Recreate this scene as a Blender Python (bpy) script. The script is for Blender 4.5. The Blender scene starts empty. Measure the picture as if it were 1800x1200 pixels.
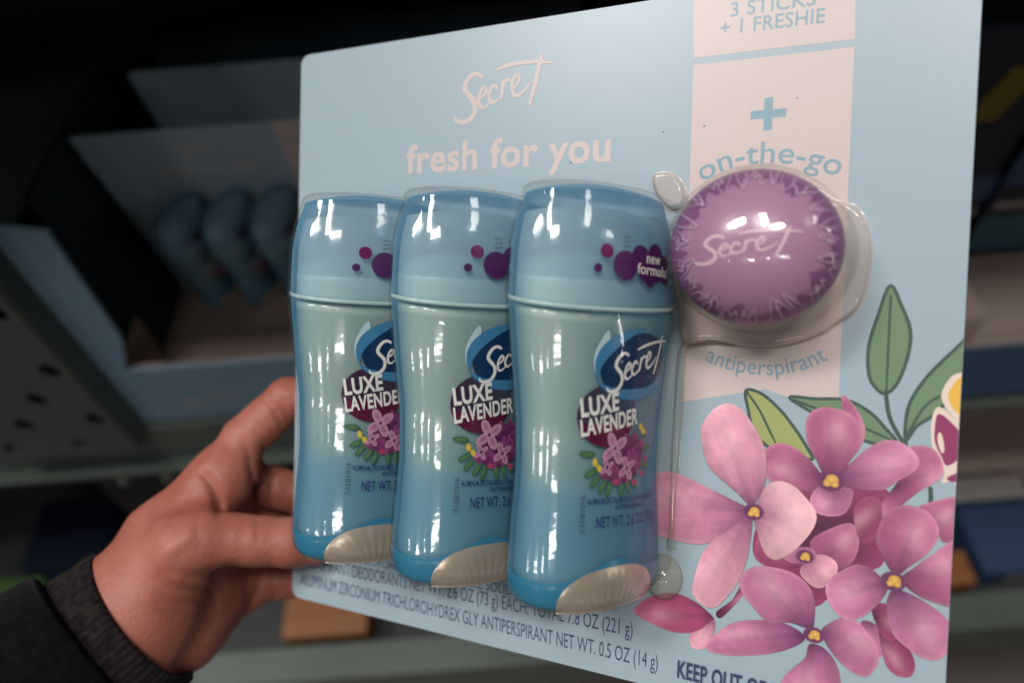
import bpy, math, random
import numpy as np
from mathutils import Vector, Matrix
from mathutils.geometry import tessellate_polygon

random.seed(7)
scene = bpy.context.scene
COL = scene.collection
MM = 0.001

# ---------------------------------------------------------------- camera
cam_data = bpy.data.cameras.new('camera')
cam_data.lens = 26.0
cam_data.sensor_width = 36.0
cam_data.clip_start = 0.01
cam_data.clip_end = 60.0
cam_data.dof.use_dof = True
cam_data.dof.focus_distance = 0.246
cam_data.dof.aperture_fstop = 5.0
cam = bpy.data.objects.new('camera', cam_data)
COL.objects.link(cam)
M_CAM = Matrix.Translation((0, 0, 1.45)) @ Matrix.Rotation(math.radians(38), 4, 'X') @ Matrix.Rotation(math.radians(-4.5), 4, 'Z')
cam.matrix_world = M_CAM
scene.camera = cam

# ---------------------------------------------------------------- world, exposure
world = bpy.data.worlds.new('World')
scene.world = world
world.use_nodes = True
world.node_tree.nodes['Background'].inputs[0].default_value = (0.75, 0.85, 0.9, 1)
world.node_tree.nodes['Background'].inputs[1].default_value = 0.045
scene.view_settings.view_transform = 'Standard'
scene.view_settings.look = 'None'
scene.view_settings.exposure = -0.12
scene.view_settings.gamma = 1.0
scene.cycles.use_denoising = True
scene.cycles.transparent_max_bounces = 40
scene.cycles.max_bounces = 8
scene.cycles.caustics_reflective = False
scene.cycles.caustics_refractive = False
scene.cycles.sample_clamp_indirect = 4.0

# ---------------------------------------------------------------- ceiling fixtures of the shop (rectangular lamps)
def lamp(name, loc, sx, sy, watts, rz=0.0, col=(1.0, 0.97, 0.94)):
    l = bpy.data.lights.new(name, 'AREA')
    l.shape = 'RECTANGLE'
    l.size = sx
    l.size_y = sy
    l.energy = watts
    l.color = col
    o = bpy.data.objects.new(name, l)
    COL.objects.link(o)
    o.location = loc
    o.rotation_euler = (0, 0, rz)
    return o
LAMPS = [   # place, size along the aisle, size across it, brightness
    ((0.05, -0.80, 4.4), 0.75, 0.28, 52),
    ((-0.52, -0.28, 4.4), 0.36, 0.80, 46),
    ((-2.20, 0.05, 4.4), 1.40, 0.48, 48),
    ((2.88, -0.25, 4.4), 0.55, 0.70, 13),
    ((6.00, -0.50, 4.4), 1.60, 0.40, 12),
    ((-2.75, -4.10, 4.4), 0.62, 0.40, 40),
    ((-1.20, -4.00, 4.4), 0.20, 0.36, 34),
    ((0.35, -3.92, 4.4), 1.00, 0.30, 30),
    ((-6.20, -4.20, 4.4), 0.70, 0.36, 30),
]
for loc, sx, sy, bright in LAMPS:
    lamp('ceiling_lamp', loc, sx, sy, bright * math.pi * sx * sy)
# tall lit panel far along the aisle on the right
far = lamp('aisle_end_lamp', (6.0, -2.1, 1.9), 0.9, 0.16, 18 * math.pi * 0.14)
far.rotation_euler = (0, math.radians(90), 0)

# ---------------------------------------------------------------- materials
def newmat(name):
    m = bpy.data.materials.new(name)
    m.use_nodes = True
    nt = m.node_tree
    return m, nt, nt.nodes['Principled BSDF'], nt.nodes['Material Output']

def plain(name, col, rough=0.5, metal=0.0, spec=0.5, coat=0.0, noise=0.0, nscale=60.0, bump=0.0, bscale=200.0, sss=0.0, vary=None):
    m, nt, b, out = newmat(name)
    b.inputs['Base Color'].default_value = (*col, 1)
    b.inputs['Roughness'].default_value = rough
    b.inputs['Metallic'].default_value = metal
    b.inputs['Specular IOR Level'].default_value = spec
    b.inputs['Coat Weight'].default_value = coat
    b.inputs['Coat Roughness'].default_value = 0.12
    if noise or bump:
        tc = nt.nodes.new('ShaderNodeTexCoord')
    if noise:
        n = nt.nodes.new('ShaderNodeTexNoise')
        n.inputs['Scale'].default_value = nscale
        n.inputs['Detail'].default_value = 5
        nt.links.new(tc.outputs['Object'], n.inputs['Vector'])
        mx = nt.nodes.new('ShaderNodeMix')
        mx.data_type = 'RGBA'
        c2 = vary if vary else tuple(max(0, c * (1 - noise)) for c in col)
        mx.inputs[6].default_value = (*col, 1)
        mx.inputs[7].default_value = (*c2, 1)
        nt.links.new(n.outputs['Fac'], mx.inputs[0])
        nt.links.new(mx.outputs[2], b.inputs['Base Color'])
    if bump:
        n2 = nt.nodes.new('ShaderNodeTexNoise')
        n2.inputs['Scale'].default_value = bscale
        n2.inputs['Detail'].default_value = 4
        nt.links.new(tc.outputs['Object'], n2.inputs['Vector'])
        bp = nt.nodes.new('ShaderNodeBump')
        bp.inputs['Strength'].default_value = bump
        bp.inputs['Distance'].default_value = 0.001
        nt.links.new(n2.outputs['Fac'], bp.inputs['Height'])
        nt.links.new(bp.outputs['Normal'], b.inputs['Normal'])
    return m

def printed(name, rough=0.42):
    """flat print whose ink colour is stored per vertex"""
    m, nt, b, out = newmat(name)
    a = nt.nodes.new('ShaderNodeAttribute')
    a.attribute_name = 'Ink'
    tc = nt.nodes.new('ShaderNodeTexCoord')
    n = nt.nodes.new('ShaderNodeTexNoise'); n.inputs['Scale'].default_value = 330; n.inputs['Detail'].default_value = 6
    nt.links.new(tc.outputs['Object'], n.inputs['Vector'])
    mr = nt.nodes.new('ShaderNodeMapRange'); mr.inputs['From Min'].default_value = 0.25; mr.inputs['From Max'].default_value = 0.75
    mr.inputs['To Min'].default_value = 0.88; mr.inputs['To Max'].default_value = 1.10
    nt.links.new(n.outputs['Fac'], mr.inputs['Value'])
    vm = nt.nodes.new('ShaderNodeVectorMath'); vm.operation = 'SCALE'
    nt.links.new(a.outputs['Color'], vm.inputs[0]); nt.links.new(mr.outputs['Result'], vm.inputs['Scale'])
    nt.links.new(vm.outputs[0], b.inputs['Base Color'])
    b.inputs['Roughness'].default_value = rough
    return m

def facing_power(nt, p):
    lw = nt.nodes.new('ShaderNodeLayerWeight')
    lw.inputs['Blend'].default_value = 0.5
    pw = nt.nodes.new('ShaderNodeMath')
    pw.operation = 'POWER'
    pw.inputs[1].default_value = p
    nt.links.new(lw.outputs['Facing'], pw.inputs[0])
    return pw, lw

def mapr(nt, src, a, b):
    n = nt.nodes.new('ShaderNodeMapRange')
    n.inputs['To Min'].default_value = a
    n.inputs['To Max'].default_value = b
    nt.links.new(src, n.inputs['Value'])
    return n.outputs['Result']

def clear_plastic(name, tint, edge, rough=0.025, wob=0.10, wscale=110.0, base_refl=0.032, milk=0.0, milkcol=(0.6, 0.6, 0.56)):
    m, nt, b, out = newmat(name)
    nt.nodes.remove(b)
    pw, lw = facing_power(nt, 3.0)
    tr = nt.nodes.new('ShaderNodeBsdfTransparent')
    mx = nt.nodes.new('ShaderNodeMix')
    mx.data_type = 'RGBA'
    mx.inputs[6].default_value = (*tint, 1)
    mx.inputs[7].default_value = (*edge, 1)
    nt.links.new(pw.outputs[0], mx.inputs[0])
    nt.links.new(mx.outputs[2], tr.inputs['Color'])
    last = tr.outputs[0]
    if milk:
        df = nt.nodes.new('ShaderNodeBsdfDiffuse')
        df.inputs['Color'].default_value = (*milkcol, 1)
        ms = nt.nodes.new('ShaderNodeMixShader')
        nt.links.new(mapr(nt, pw.outputs[0], milk, min(1, milk * 3)), ms.inputs[0])
        nt.links.new(last, ms.inputs[1])
        nt.links.new(df.outputs[0], ms.inputs[2])
        last = ms.outputs[0]
    gl = nt.nodes.new('ShaderNodeBsdfGlossy')
    gl.inputs['Roughness'].default_value = rough
    gl.inputs['Color'].default_value = (1, 1, 1, 1)
    if wob:
        tc = nt.nodes.new('ShaderNodeTexCoord')
        n2 = nt.nodes.new('ShaderNodeTexNoise')
        n2.inputs['Scale'].default_value = wscale
        n2.inputs['Detail'].default_value = 2
        nt.links.new(tc.outputs['Object'], n2.inputs['Vector'])
        bp = nt.nodes.new('ShaderNodeBump')
        bp.inputs['Strength'].default_value = wob
        bp.inputs['Distance'].default_value = 0.002
        nt.links.new(n2.outputs['Fac'], bp.inputs['Height'])
        nt.links.new(bp.outputs['Normal'], gl.inputs['Normal'])
    p5, _ = facing_power(nt, 5.5)
    ms = nt.nodes.new('ShaderNodeMixShader')
    nt.links.new(mapr(nt, p5.outputs[0], base_refl, 0.26), ms.inputs[0])
    nt.links.new(last, ms.inputs[1])
    nt.links.new(gl.outputs[0], ms.inputs[2])
    nt.links.new(ms.outputs[0], out.inputs['Surface'])
    return m

def tinted_plastic(name, tint, edge, body, f0, f1, rough=0.12, power=2.2):
    """translucent moulded plastic: clear tint face-on, more of its own colour through the long edge path"""
    m, nt, b, out = newmat(name)
    nt.nodes.remove(b)
    pw, lw = facing_power(nt, power)
    tr = nt.nodes.new('ShaderNodeBsdfTransparent')
    mx = nt.nodes.new('ShaderNodeMix')
    mx.data_type = 'RGBA'
    mx.inputs[6].default_value = (*tint, 1)
    mx.inputs[7].default_value = (*edge, 1)
    nt.links.new(pw.outputs[0], mx.inputs[0])
    nt.links.new(mx.outputs[2], tr.inputs['Color'])
    df = nt.nodes.new('ShaderNodeBsdfDiffuse')
    df.inputs['Color'].default_value = (*body, 1)
    tl = nt.nodes.new('ShaderNodeBsdfTranslucent')
    tl.inputs['Color'].default_value = (*body, 1)
    dm = nt.nodes.new('ShaderNodeMixShader')
    dm.inputs[0].default_value = 0.4
    nt.links.new(df.outputs[0], dm.inputs[1])
    nt.links.new(tl.outputs[0], dm.inputs[2])
    ms = nt.nodes.new('ShaderNodeMixShader')
    nt.links.new(mapr(nt, pw.outputs[0], f0, f1), ms.inputs[0])
    nt.links.new(tr.outputs[0], ms.inputs[1])
    nt.links.new(dm.outputs[0], ms.inputs[2])
    gl = nt.nodes.new('ShaderNodeBsdfGlossy')
    gl.inputs['Roughness'].default_value = rough
    p5, _ = facing_power(nt, 4.0)
    m2 = nt.nodes.new('ShaderNodeMixShader')
    nt.links.new(mapr(nt, p5.outputs[0], 0.03, 0.2), m2.inputs[0])
    nt.links.new(ms.outputs[0], m2.inputs[1])
    nt.links.new(gl.outputs[0], m2.inputs[2])
    nt.links.new(m2.outputs[0], out.inputs['Surface'])
    return m

MAT = {}
MAT['board'] = plain('coated board light blue', (0.318, 0.402, 0.455), 0.34, noise=0.03, nscale=25, bump=0.012, bscale=250)
MAT['pink'] = plain('pale pink print', (0.565, 0.465, 0.44), 0.36, noise=0.03, nscale=40)
MAT['blueprint'] = plain('blue print', (0.20, 0.32, 0.39), 0.36)
MAT['navyprint'] = plain('navy print', (0.035, 0.05, 0.11), 0.4)
MAT['ink'] = printed('process colour print')
MAT['leafline'] = plain('dark green line print', (0.045, 0.085, 0.065), 0.4)
MAT['sage'] = plain('sage green print', (0.15, 0.235, 0.135), 0.4, noise=0.1, nscale=60)
MAT['olive'] = plain('olive green print', (0.33, 0.36, 0.13), 0.4, noise=0.1, nscale=60)
MAT['cream'] = plain('cream print', (0.72, 0.58, 0.5), 0.4)
MAT['plum'] = plain('plum print', (0.26, 0.03, 0.11), 0.4)
MAT['yellow'] = plain('yellow print', (0.75, 0.42, 0.06), 0.4)
MAT['blister'] = clear_plastic('clear blister plastic', (0.965, 0.965, 0.955), (0.78, 0.79, 0.77), wob=0.06, wscale=150)
MAT['blister_low'] = clear_plastic('clear blister base plastic', (0.96, 0.945, 0.93), (0.50, 0.46, 0.42), wob=0.08, wscale=40, milk=0.30, milkcol=(0.88, 0.72, 0.65))
MAT['rib'] = clear_plastic('clear blister channel plastic', (0.93, 0.92, 0.88), (0.30, 0.29, 0.24), rough=0.06, wob=0.15, wscale=60, milk=0.10, milkcol=(0.5, 0.48, 0.40))
MAT['bulb'] = clear_plastic('thick clear plastic', (0.92, 0.89, 0.83), (0.42, 0.39, 0.33), rough=0.07, wob=0.3, wscale=90, milk=0.12, milkcol=(0.78, 0.69, 0.58))
MAT['shell'] = tinted_plastic('aqua translucent plastic', (0.83, 0.92, 0.95), (0.14, 0.43, 0.66), (0.155, 0.385, 0.55), 0.06, 0.9, power=1.2)
MAT['cap'] = tinted_plastic('blue translucent plastic', (0.86, 0.93, 0.96), (0.14, 0.44, 0.69), (0.24, 0.49, 0.67), 0.12, 0.9, power=1.45)
MAT['liner'] = tinted_plastic('pale inner cap plastic', (0.91, 0.94, 0.95), (0.48, 0.68, 0.78), (0.76, 0.83, 0.85), 0.66, 0.92)
MAT['rim'] = plain('pale moulded rim', (0.36, 0.49, 0.50), 0.2)
MAT['collar'] = plain('blue moulded plastic', (0.03, 0.165, 0.275), 0.25, spec=0.5)
def product_material():
    """pale solid on top, paler blue plastic where the elevator has not been filled"""
    m, nt, b, out = newmat('pale green solid')
    tc = nt.nodes.new('ShaderNodeTexCoord')
    sp = nt.nodes.new('ShaderNodeSeparateXYZ')
    nt.links.new(tc.outputs['Object'], sp.inputs[0])
    n = nt.nodes.new('ShaderNodeTexNoise'); n.inputs['Scale'].default_value = 45; n.inputs['Detail'].default_value = 3
    nt.links.new(tc.outputs['Object'], n.inputs['Vector'])
    ad = nt.nodes.new('ShaderNodeMath'); ad.operation = 'MULTIPLY_ADD'; ad.inputs[1].default_value = 0.010
    nt.links.new(n.outputs['Fac'], ad.inputs[0]); nt.links.new(sp.outputs['Y'], ad.inputs[2])
    cr = nt.nodes.new('ShaderNodeValToRGB')
    mr = nt.nodes.new('ShaderNodeMapRange'); mr.inputs['From Max'].default_value = 0.1
    nt.links.new(ad.outputs[0], mr.inputs['Value']); nt.links.new(mr.outputs['Result'], cr.inputs['Fac'])
    cr.color_ramp.elements[0].position = 0.33; cr.color_ramp.elements[0].color = (0.215, 0.355, 0.41, 1)
    cr.color_ramp.elements[1].position = 0.62; cr.color_ramp.elements[1].color = (0.565, 0.55, 0.45, 1)
    e = cr.color_ramp.elements.new(0.40); e.color = (0.25, 0.38, 0.42, 1)
    e = cr.color_ramp.elements.new(0.47); e.color = (0.40, 0.455, 0.41, 1)
    nt.links.new(cr.outputs['Color'], b.inputs['Base Color'])
    b.inputs['Roughness'].default_value = 0.55
    return m
MAT['product'] = product_material()
MAT['lower'] = plain('blue elevator plastic', (0.195, 0.345, 0.40), 0.4, noise=0.06, nscale=60)
MAT['dome'] = plain('pale aqua dome', (0.56, 0.63, 0.60), 0.35)
MAT['dial'] = plain('frosted pearl plastic', (0.66, 0.57, 0.46), 0.27, metal=0.6, noise=0.25, nscale=60, bump=0.1, bscale=120)
MAT['navy'] = plain('navy label ink', (0.006, 0.030, 0.09), 0.3, spec=0.2)
MAT['swoosh'] = plain('bright blue label ink', (0.045, 0.19, 0.36), 0.25)
MAT['paleleaf'] = plain('pale label ink', (0.42, 0.56, 0.62), 0.3)
MAT['white'] = plain('white label ink', (0.74, 0.72, 0.70), 0.35)
MAT['foil'] = plain('purple foil', (0.14, 0.012, 0.055), 0.26, metal=0.35)
MAT['bubble'] = plain('purple bubble ink', (0.065, 0.012, 0.085), 0.3)
MAT['bubblemagenta'] = plain('magenta bubble ink', (0.17, 0.018, 0.10), 0.26, metal=0.25)  # magenta ink of one printed bubble
MAT['smallblue'] = plain('blue small print', (0.012, 0.032, 0.12), 0.4)
MAT['datecode'] = plain('dark code print', (0.04, 0.075, 0.10), 0.5)
MAT['violet'] = plain('lilac plastic', (0.40, 0.205, 0.335), 0.30, coat=0.2, noise=0.06, nscale=50)
MAT['violetlow'] = plain('deep purple plastic', (0.17, 0.05, 0.15), 0.35)
MAT['lilacline'] = plain('pale lilac print', (0.56, 0.37, 0.54), 0.35)
MAT['deeppetal'] = plain('deep purple print', (0.175, 0.058, 0.165), 0.35, noise=0.5, nscale=110, vary=(0.28, 0.115, 0.25))
MAT['embossed'] = plain('pale lilac raised letters', (0.70, 0.48, 0.58), 0.3)

# ---------------------------------------------------------------- mesh helpers (plans in millimetres)
def mk(name, verts, faces, mat, parent=None, smooth=True, cols=None, loc=None):
    me = bpy.data.meshes.new(name)
    v = np.asarray(verts, float) * MM
    me.from_pydata(v.tolist(), [], [tuple(int(i) for i in f) for f in faces])
    if cols is not None:
        at = me.color_attributes.new('Ink', 'FLOAT_COLOR', 'POINT')
        arr = np.ones((len(v), 4), np.float32)
        arr[:, :3] = np.asarray(cols)
        at.data.foreach_set('color', arr.ravel())
    if smooth:
        me.polygons.foreach_set('use_smooth', [True] * len(me.polygons))
    me.materials.append(mat if not isinstance(mat, str) else MAT[mat])
    me.update()
    o = bpy.data.objects.new(name, me)
    COL.objects.link(o)
    if parent:
        o.parent = parent
    if loc is not None:
        o.location = loc
    return o

def thing(name, label, cat, mat=None, group=None):
    o = bpy.data.objects.new(name, None)
    o.empty_display_size = 0.02
    COL.objects.link(o)
    if mat is not None:
        o.matrix_world = mat
    o['label'] = label
    o['category'] = cat
    if group:
        o['group'] = group
    return o

def tag(o, label, cat, group=None):
    o['label'] = label
    o['category'] = cat
    if group:
        o['group'] = group
    return o

def catmull(pts, n=8, closed=False):
    P = np.asarray(pts, float)
    k = len(P)
    out = []
    rng = range(k if closed else k - 1)
    for i in rng:
        if closed:
            p0, p1, p2, p3 = P[(i - 1) % k], P[i], P[(i + 1) % k], P[(i + 2) % k]
        else:
            p0, p1, p2, p3 = P[max(i - 1, 0)], P[i], P[i + 1], P[min(i + 2, k - 1)]
        for j in range(n):
            t = j / n
            out.append(0.5 * ((2 * p1) + (-p0 + p2) * t + (2 * p0 - 5 * p1 + 4 * p2 - p3) * t * t + (-p0 + 3 * p1 - 3 * p2 + p3) * t ** 3))
    if not closed:
        out.append(P[-1])
    return np.array(out)

def ribbon(pts, width, n=10, taper=(0.6, 0.6), smooth=True):
    """flat stroke with rounded ends: returns plan verts (x, y, ramp) and faces"""
    P = catmull(pts, n) if smooth else np.asarray(pts, float)
    d = np.gradient(P, axis=0)
    L = np.hypot(d[:, 0], d[:, 1]) + 1e-9
    nx, ny = -d[:, 1] / L, d[:, 0] / L
    k = len(P)
    s = np.linspace(0, 1, k)
    w = width * 0.5 * (1 - (1 - taper[0]) * np.clip(1 - s / 0.25, 0, 1) - (1 - taper[1]) * np.clip((s - 0.75) / 0.25, 0, 1))
    V, F = [], []
    for i in range(k):
        V.append((P[i, 0] + nx[i] * w[i], P[i, 1] + ny[i] * w[i], s[i]))
        V.append((P[i, 0] - nx[i] * w[i], P[i, 1] - ny[i] * w[i], s[i]))
    for i in range(k - 1):
        F.append((2 * i, 2 * i + 1, 2 * i + 3, 2 * i + 2))
    for end in (0, k - 1):
        sg = -1 if end == 0 else 1
        tx, ty = d[end] / L[end] * sg
        base = len(V)
        for a in (-60, -30, 0, 30, 60):
            r = math.radians(a)
            V.append((P[end, 0] + w[end] * (tx * math.cos(r) + nx[end] * math.sin(r)), P[end, 1] + w[end] * (ty * math.cos(r) + ny[end] * math.sin(r)), s[end]))
        ring = [2 * end + 1] + list(range(base, base + 5)) + [2 * end]
        F.append(tuple(ring if sg == 1 else ring[::-1]))
    # every face the same way up
    V = np.array(V)
    F2 = []
    for f in F:
        a = 0.0
        for i in range(len(f)):
            p, q = V[f[i]], V[f[(i + 1) % len(f)]]
            a += p[0] * q[1] - q[0] * p[1]
        F2.append(f if a > 0 else f[::-1])
    return V, F2

def area2(P):
    x, y = P[:, 0], P[:, 1]
    return 0.5 * float(np.sum(x * np.roll(y, -1) - np.roll(x, -1) * y))

def filled(pts, n=6, smooth=True):
    P = catmull(pts, n, True) if smooth else np.asarray(pts, float)
    if area2(P) < 0:
        P = P[::-1]
    tri = tessellate_polygon([[Vector((p[0], p[1], 0)) for p in P]])
    V = np.column_stack([P, np.zeros(len(P))])
    F = []
    for t in tri:
        a, b, c = V[t[0]], V[t[1]], V[t[2]]
        cr = (b[0] - a[0]) * (c[1] - a[1]) - (c[0] - a[0]) * (b[1] - a[1])
        F.append(tuple(t) if cr > 0 else (t[0], t[2], t[1]))
    return V, F

def fan(pts, rings=9, n=6, centre=None):
    """outline filled with rings toward its middle, for ink gradients; returns verts, faces, edge distance 0..1"""
    P = catmull(pts, n, True)
    if area2(P) < 0:
        P = P[::-1]
    c = np.array(centre) if centre is not None else P.mean(0)
    k = len(P)
    V, E, F = [], [], []
    for r in range(rings):
        f = 1 - (r / rings) ** 1.3
        V.append(c + (P - c) * f)
        E += [1 - f] * k
    V.append(c[None, :])
    E.append(1)
    V = np.vstack(V)
    for r in range(rings - 1):
        for i in range(k):
            j = (i + 1) % k
            F.append((r * k + i, r * k + j, (r + 1) * k + j, (r + 1) * k + i))
    for i in range(k):
        F.append(((rings - 1) * k + i, (rings - 1) * k + (i + 1) % k, rings * k))
    return np.column_stack([V, np.zeros(len(V))]), F, np.array(E)

_textcache = {}
def text2d(body, bold=0.0, shear=0.0):
    key = (body, bold, shear)
    if key not in _textcache:
        c = bpy.data.curves.new('lettering', 'FONT')
        c.body = body
        c.offset = bold
        c.shear = shear
        c.resolution_u = 4
        c.space_character = 1.0 + bold * 2.0
        o = bpy.data.objects.new('lettering', c)
        COL.objects.link(o)
        bpy.context.view_layer.update()
        me = bpy.data.meshes.new_from_object(o.evaluated_get(bpy.context.evaluated_depsgraph_get()))
        V = np.array([v.co[:] for v in me.vertices])
        F = []
        for p in me.polygons:
            f = tuple(p.vertices)
            a = 0
            for i in range(len(f)):
                q, r = V[f[i]], V[f[(i + 1) % len(f)]]
                a += q[0] * r[1] - r[0] * q[1]
            F.append(f if a > 0 else f[::-1])
        bpy.data.objects.remove(o)
        bpy.data.curves.remove(c)
        bpy.data.meshes.remove(me)
        _textcache[key] = (V, F)
    V, F = _textcache[key]
    return V.copy(), list(F)

CAPH = 0.66   # cap height of the built-in face at size 1

def text_line(body, p0, p1, cap, bold=0.0, shear=0.0):
    """letters stretched to run from p0 to p1 with the cap height given"""
    V, F = text2d(body, bold, shear)
    p0, p1 = np.array(p0, float), np.array(p1, float)
    x0, x1 = V[:, 0].min(), V[:, 0].max()
    d = p1 - p0
    L = np.hypot(*d)
    ex = d / L
    ey = np.array([-ex[1], ex[0]])
    X = (V[:, 0] - x0) / (x1 - x0) * L
    Y = V[:, 1] * cap / CAPH
    Q = p0 + X[:, None] * ex + Y[:, None] * ey
    return np.column_stack([Q, np.zeros(len(Q))]), F

def text_path(body, path, cap, bold=0.0):
    """letters running along a curved baseline"""
    V, F = text2d(body, bold)
    P = catmull(path, 16)
    seg = np.hypot(*np.diff(P, axis=0).T)
    S = np.concatenate([[0], np.cumsum(seg)])
    x0, x1 = V[:, 0].min(), V[:, 0].max()
    X = (V[:, 0] - x0) / (x1 - x0) * S[-1]
    Y = V[:, 1] * cap / CAPH
    bx = np.interp(X, S, P[:, 0]); by = np.interp(X, S, P[:, 1])
    dd = np.gradient(P, axis=0)
    dd /= np.hypot(dd[:, 0], dd[:, 1])[:, None]
    tx = np.interp(X, S, dd[:, 0]); ty = np.interp(X, S, dd[:, 1])
    return np.column_stack([bx - ty * Y, by + tx * Y, np.zeros(len(X))]), F

# the handwritten wordmark, as strokes on a 0..1 box (x along, y up), traced from the lettering
_WM = [
    ([(893, 244), (872, 232), (845, 240), (822, 270), (815, 300), (828, 322), (850, 346), (862, 375), (858, 410), (835, 440), (800, 450), (775, 442), (768, 428)], 17, (0.7, 0.5)),
    ([(884, 342), (905, 325), (913, 305), (902, 292), (887, 310), (878, 345), (886, 380), (906, 382), (930, 362)], 12, (0.6, 0.5)),
    ([(962, 298), (950, 284), (934, 300), (925, 332), (934, 358), (955, 357), (978, 336)], 12, (0.8, 0.5)),
    ([(988, 268), (985, 305), (980, 342)], 12, (0.8, 0.8)),
    ([(983, 302), (996, 270), (1012, 258), (1026, 264)], 11, (0.6, 0.8)),
    ([(1034, 296), (1054, 276), (1062, 250), (1050, 235), (1037, 255), (1030, 292), (1041, 328), (1066, 324), (1094, 298), (1116, 270)], 12, (0.6, 0.5)),
    ([(1162, 148), (1151, 200), (1136, 268), (1121, 325), (1110, 368)], 14, (0.7, 0.7)),
    ([(957, 215), (1000, 198), (1060, 184), (1130, 177), (1212, 181)], 13, (0.55, 0.5)),
]
def wordmark(weight=1.0):
    out = []
    for pts, w, tp in _WM:
        P = [((x - 768) / 445.0, (450 - y) / 445.0) for x, y in pts]
        out.append((P, w / 445.0 * weight, tp))
    return out

def merge(parts):
    V, F, n = [], [], 0
    for v, f in parts:
        V.append(v)
        F += [tuple(i + n for i in q) for q in f]
        n += len(v)
    return np.vstack(V), F

# ---------------------------------------------------------------- where the held pack is
R_PACK = np.array([[0.89947618, 0.02897995, -0.43600776], [0.04358903, -0.99877222, 0.02353841], [-0.43479029, -0.0401774, -0.89963502]])
T_PACK = np.array([-95.89563102, 110.94934986, 322.39464927])
FOC = 1300.0
_m = Matrix.Identity(4)
for i in range(3):
    for j in range(3):
        _m[i][j] = R_PACK[i, j] * (1 if i == 0 else -1)
    _m[i][3] = T_PACK[i] * MM * (1 if i == 0 else -1)
M_PACK = M_CAM @ _m
CW, CH = 245.8, 232.0

def cp(x, y):
    """measured point of the print on the photograph (1800 px wide) -> millimetres on the card"""
    d = np.array([(x - 900) / FOC, (y - 600) / FOC, 1.0])
    n = R_PACK[:, 2]
    P = d * (n @ T_PACK) / (n @ d)
    q = R_PACK.T @ (P - T_PACK)
    return q[0], q[1]
def cps(pts):
    return [cp(*p) for p in pts]
def zf(pts, sc=2.2226, ox=1100, oy=660):
    return [cp(ox + x / sc, oy + y / sc) for x, y in pts]

pack = thing('carded_pack', 'pale blue carded blister pack with lilac flowers, held up by the hand', 'blister pack', M_PACK)

# board with rounded corners
def rounded(w, h, r, n=6):
    out = []
    for cx, cy, a0 in ((w - r, r, -90), (w - r, h - r, 0), (r, h - r, 90), (r, r, 180)):
        for i in range(n + 1):
            a = math.radians(a0 + 90 * i / n)
            out.append((cx + r * math.cos(a), cy + r * math.sin(a)))
    return out
def make_board():
    P = np.array(rounded(CW, CH, 4.0))
    k = len(P)
    V, F = [], []
    for z, ins in ((0.0, 0.12), (-0.12, 0.0), (-0.68, 0.0), (-0.8, 0.12)):
        c = P.mean(0)
        q = P + (c - P) / np.hypot(*(c - P).T)[:, None] * ins
        V += [(a, b, z) for a, b in q]
    for r in range(3):
        for i in range(k):
            j = (i + 1) % k
            F.append((r * k + i, (r + 1) * k + i, (r + 1) * k + j, r * k + j))
    F.append(tuple(range(k)))
    F.append(tuple(range(3 * k, 4 * k))[::-1])
    return mk('card_board', V, F, 'board', pack, smooth=False)
make_board()

LAYER = [0]
def card_print(name, VF, mat, layer, parent=None, cols=None, clip=True):
    V, F = VF[0].copy(), VF[1]
    if clip:
        V[:, 0] = np.clip(V[:, 0], 0.15, CW - 0.15)
        V[:, 1] = np.clip(V[:, 1], 0.15, CH - 0.15)
    V[:, 2] = 0.03 + layer * 0.012 + V[:, 2] * 0.010
    return mk(name, V, F, mat, parent or pack, smooth=False, cols=cols)

# pink panels of the banner
card_print('banner_panel', filled(cps([(1221, -70), (1506, -98), (1503, 69), (1220, 102)]), smooth=False), 'pink', 0)
card_print('banner_panel', filled(cps([(1219, 115), (1502, 83), (1473, 727), (1345, 684), (1199, 706)]), smooth=False), 'pink', 0)
for body, a, b, cap in (('3 STICKS', (1284, 30), (1434, 9), 4.2), ('+ 1 FRESHIE', (1266, 62), (1450, 40), 4.2)):
    card_print('printed_lettering', text_line(body, cp(*a), cp(*b), cap, 0.012), 'blueprint', 2)
cx, cy = cp(1350.5, 200.5)
pl = [(-1.3, -5.1), (1.3, -5.1), (1.3, -1.3), (5.3, -1.3), (5.3, 1.3), (1.3, 1.3), (1.3, 5.1), (-1.3, 5.1), (-1.3, 1.3), (-5.3, 1.3), (-5.3, -1.3), (-1.3, -1.3)]
card_print('printed_plus', filled([(cx + a, cy + b) for a, b in pl], smooth=False), 'blueprint', 2)
card_print('printed_lettering', text_path('on-the-go', cps([(1236, 320), (1262, 305), (1300, 292), (1342, 287), (1385, 288), (1425, 296), (1473, 310)]), 6.4, 0.008), 'blueprint', 2)
card_print('printed_lettering', text_path('antiperspirant', cps([(1239, 633), (1267, 645), (1296, 653), (1330, 658), (1358, 659), (1391, 655), (1424, 646), (1456, 632)]), 4.9, 0.004), 'blueprint', 2)
card_print('printed_lettering', text_line('fresh for you', cp(714, 304), cp(1073, 282), 10.0, 0.025), 'pink', 2)

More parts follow.
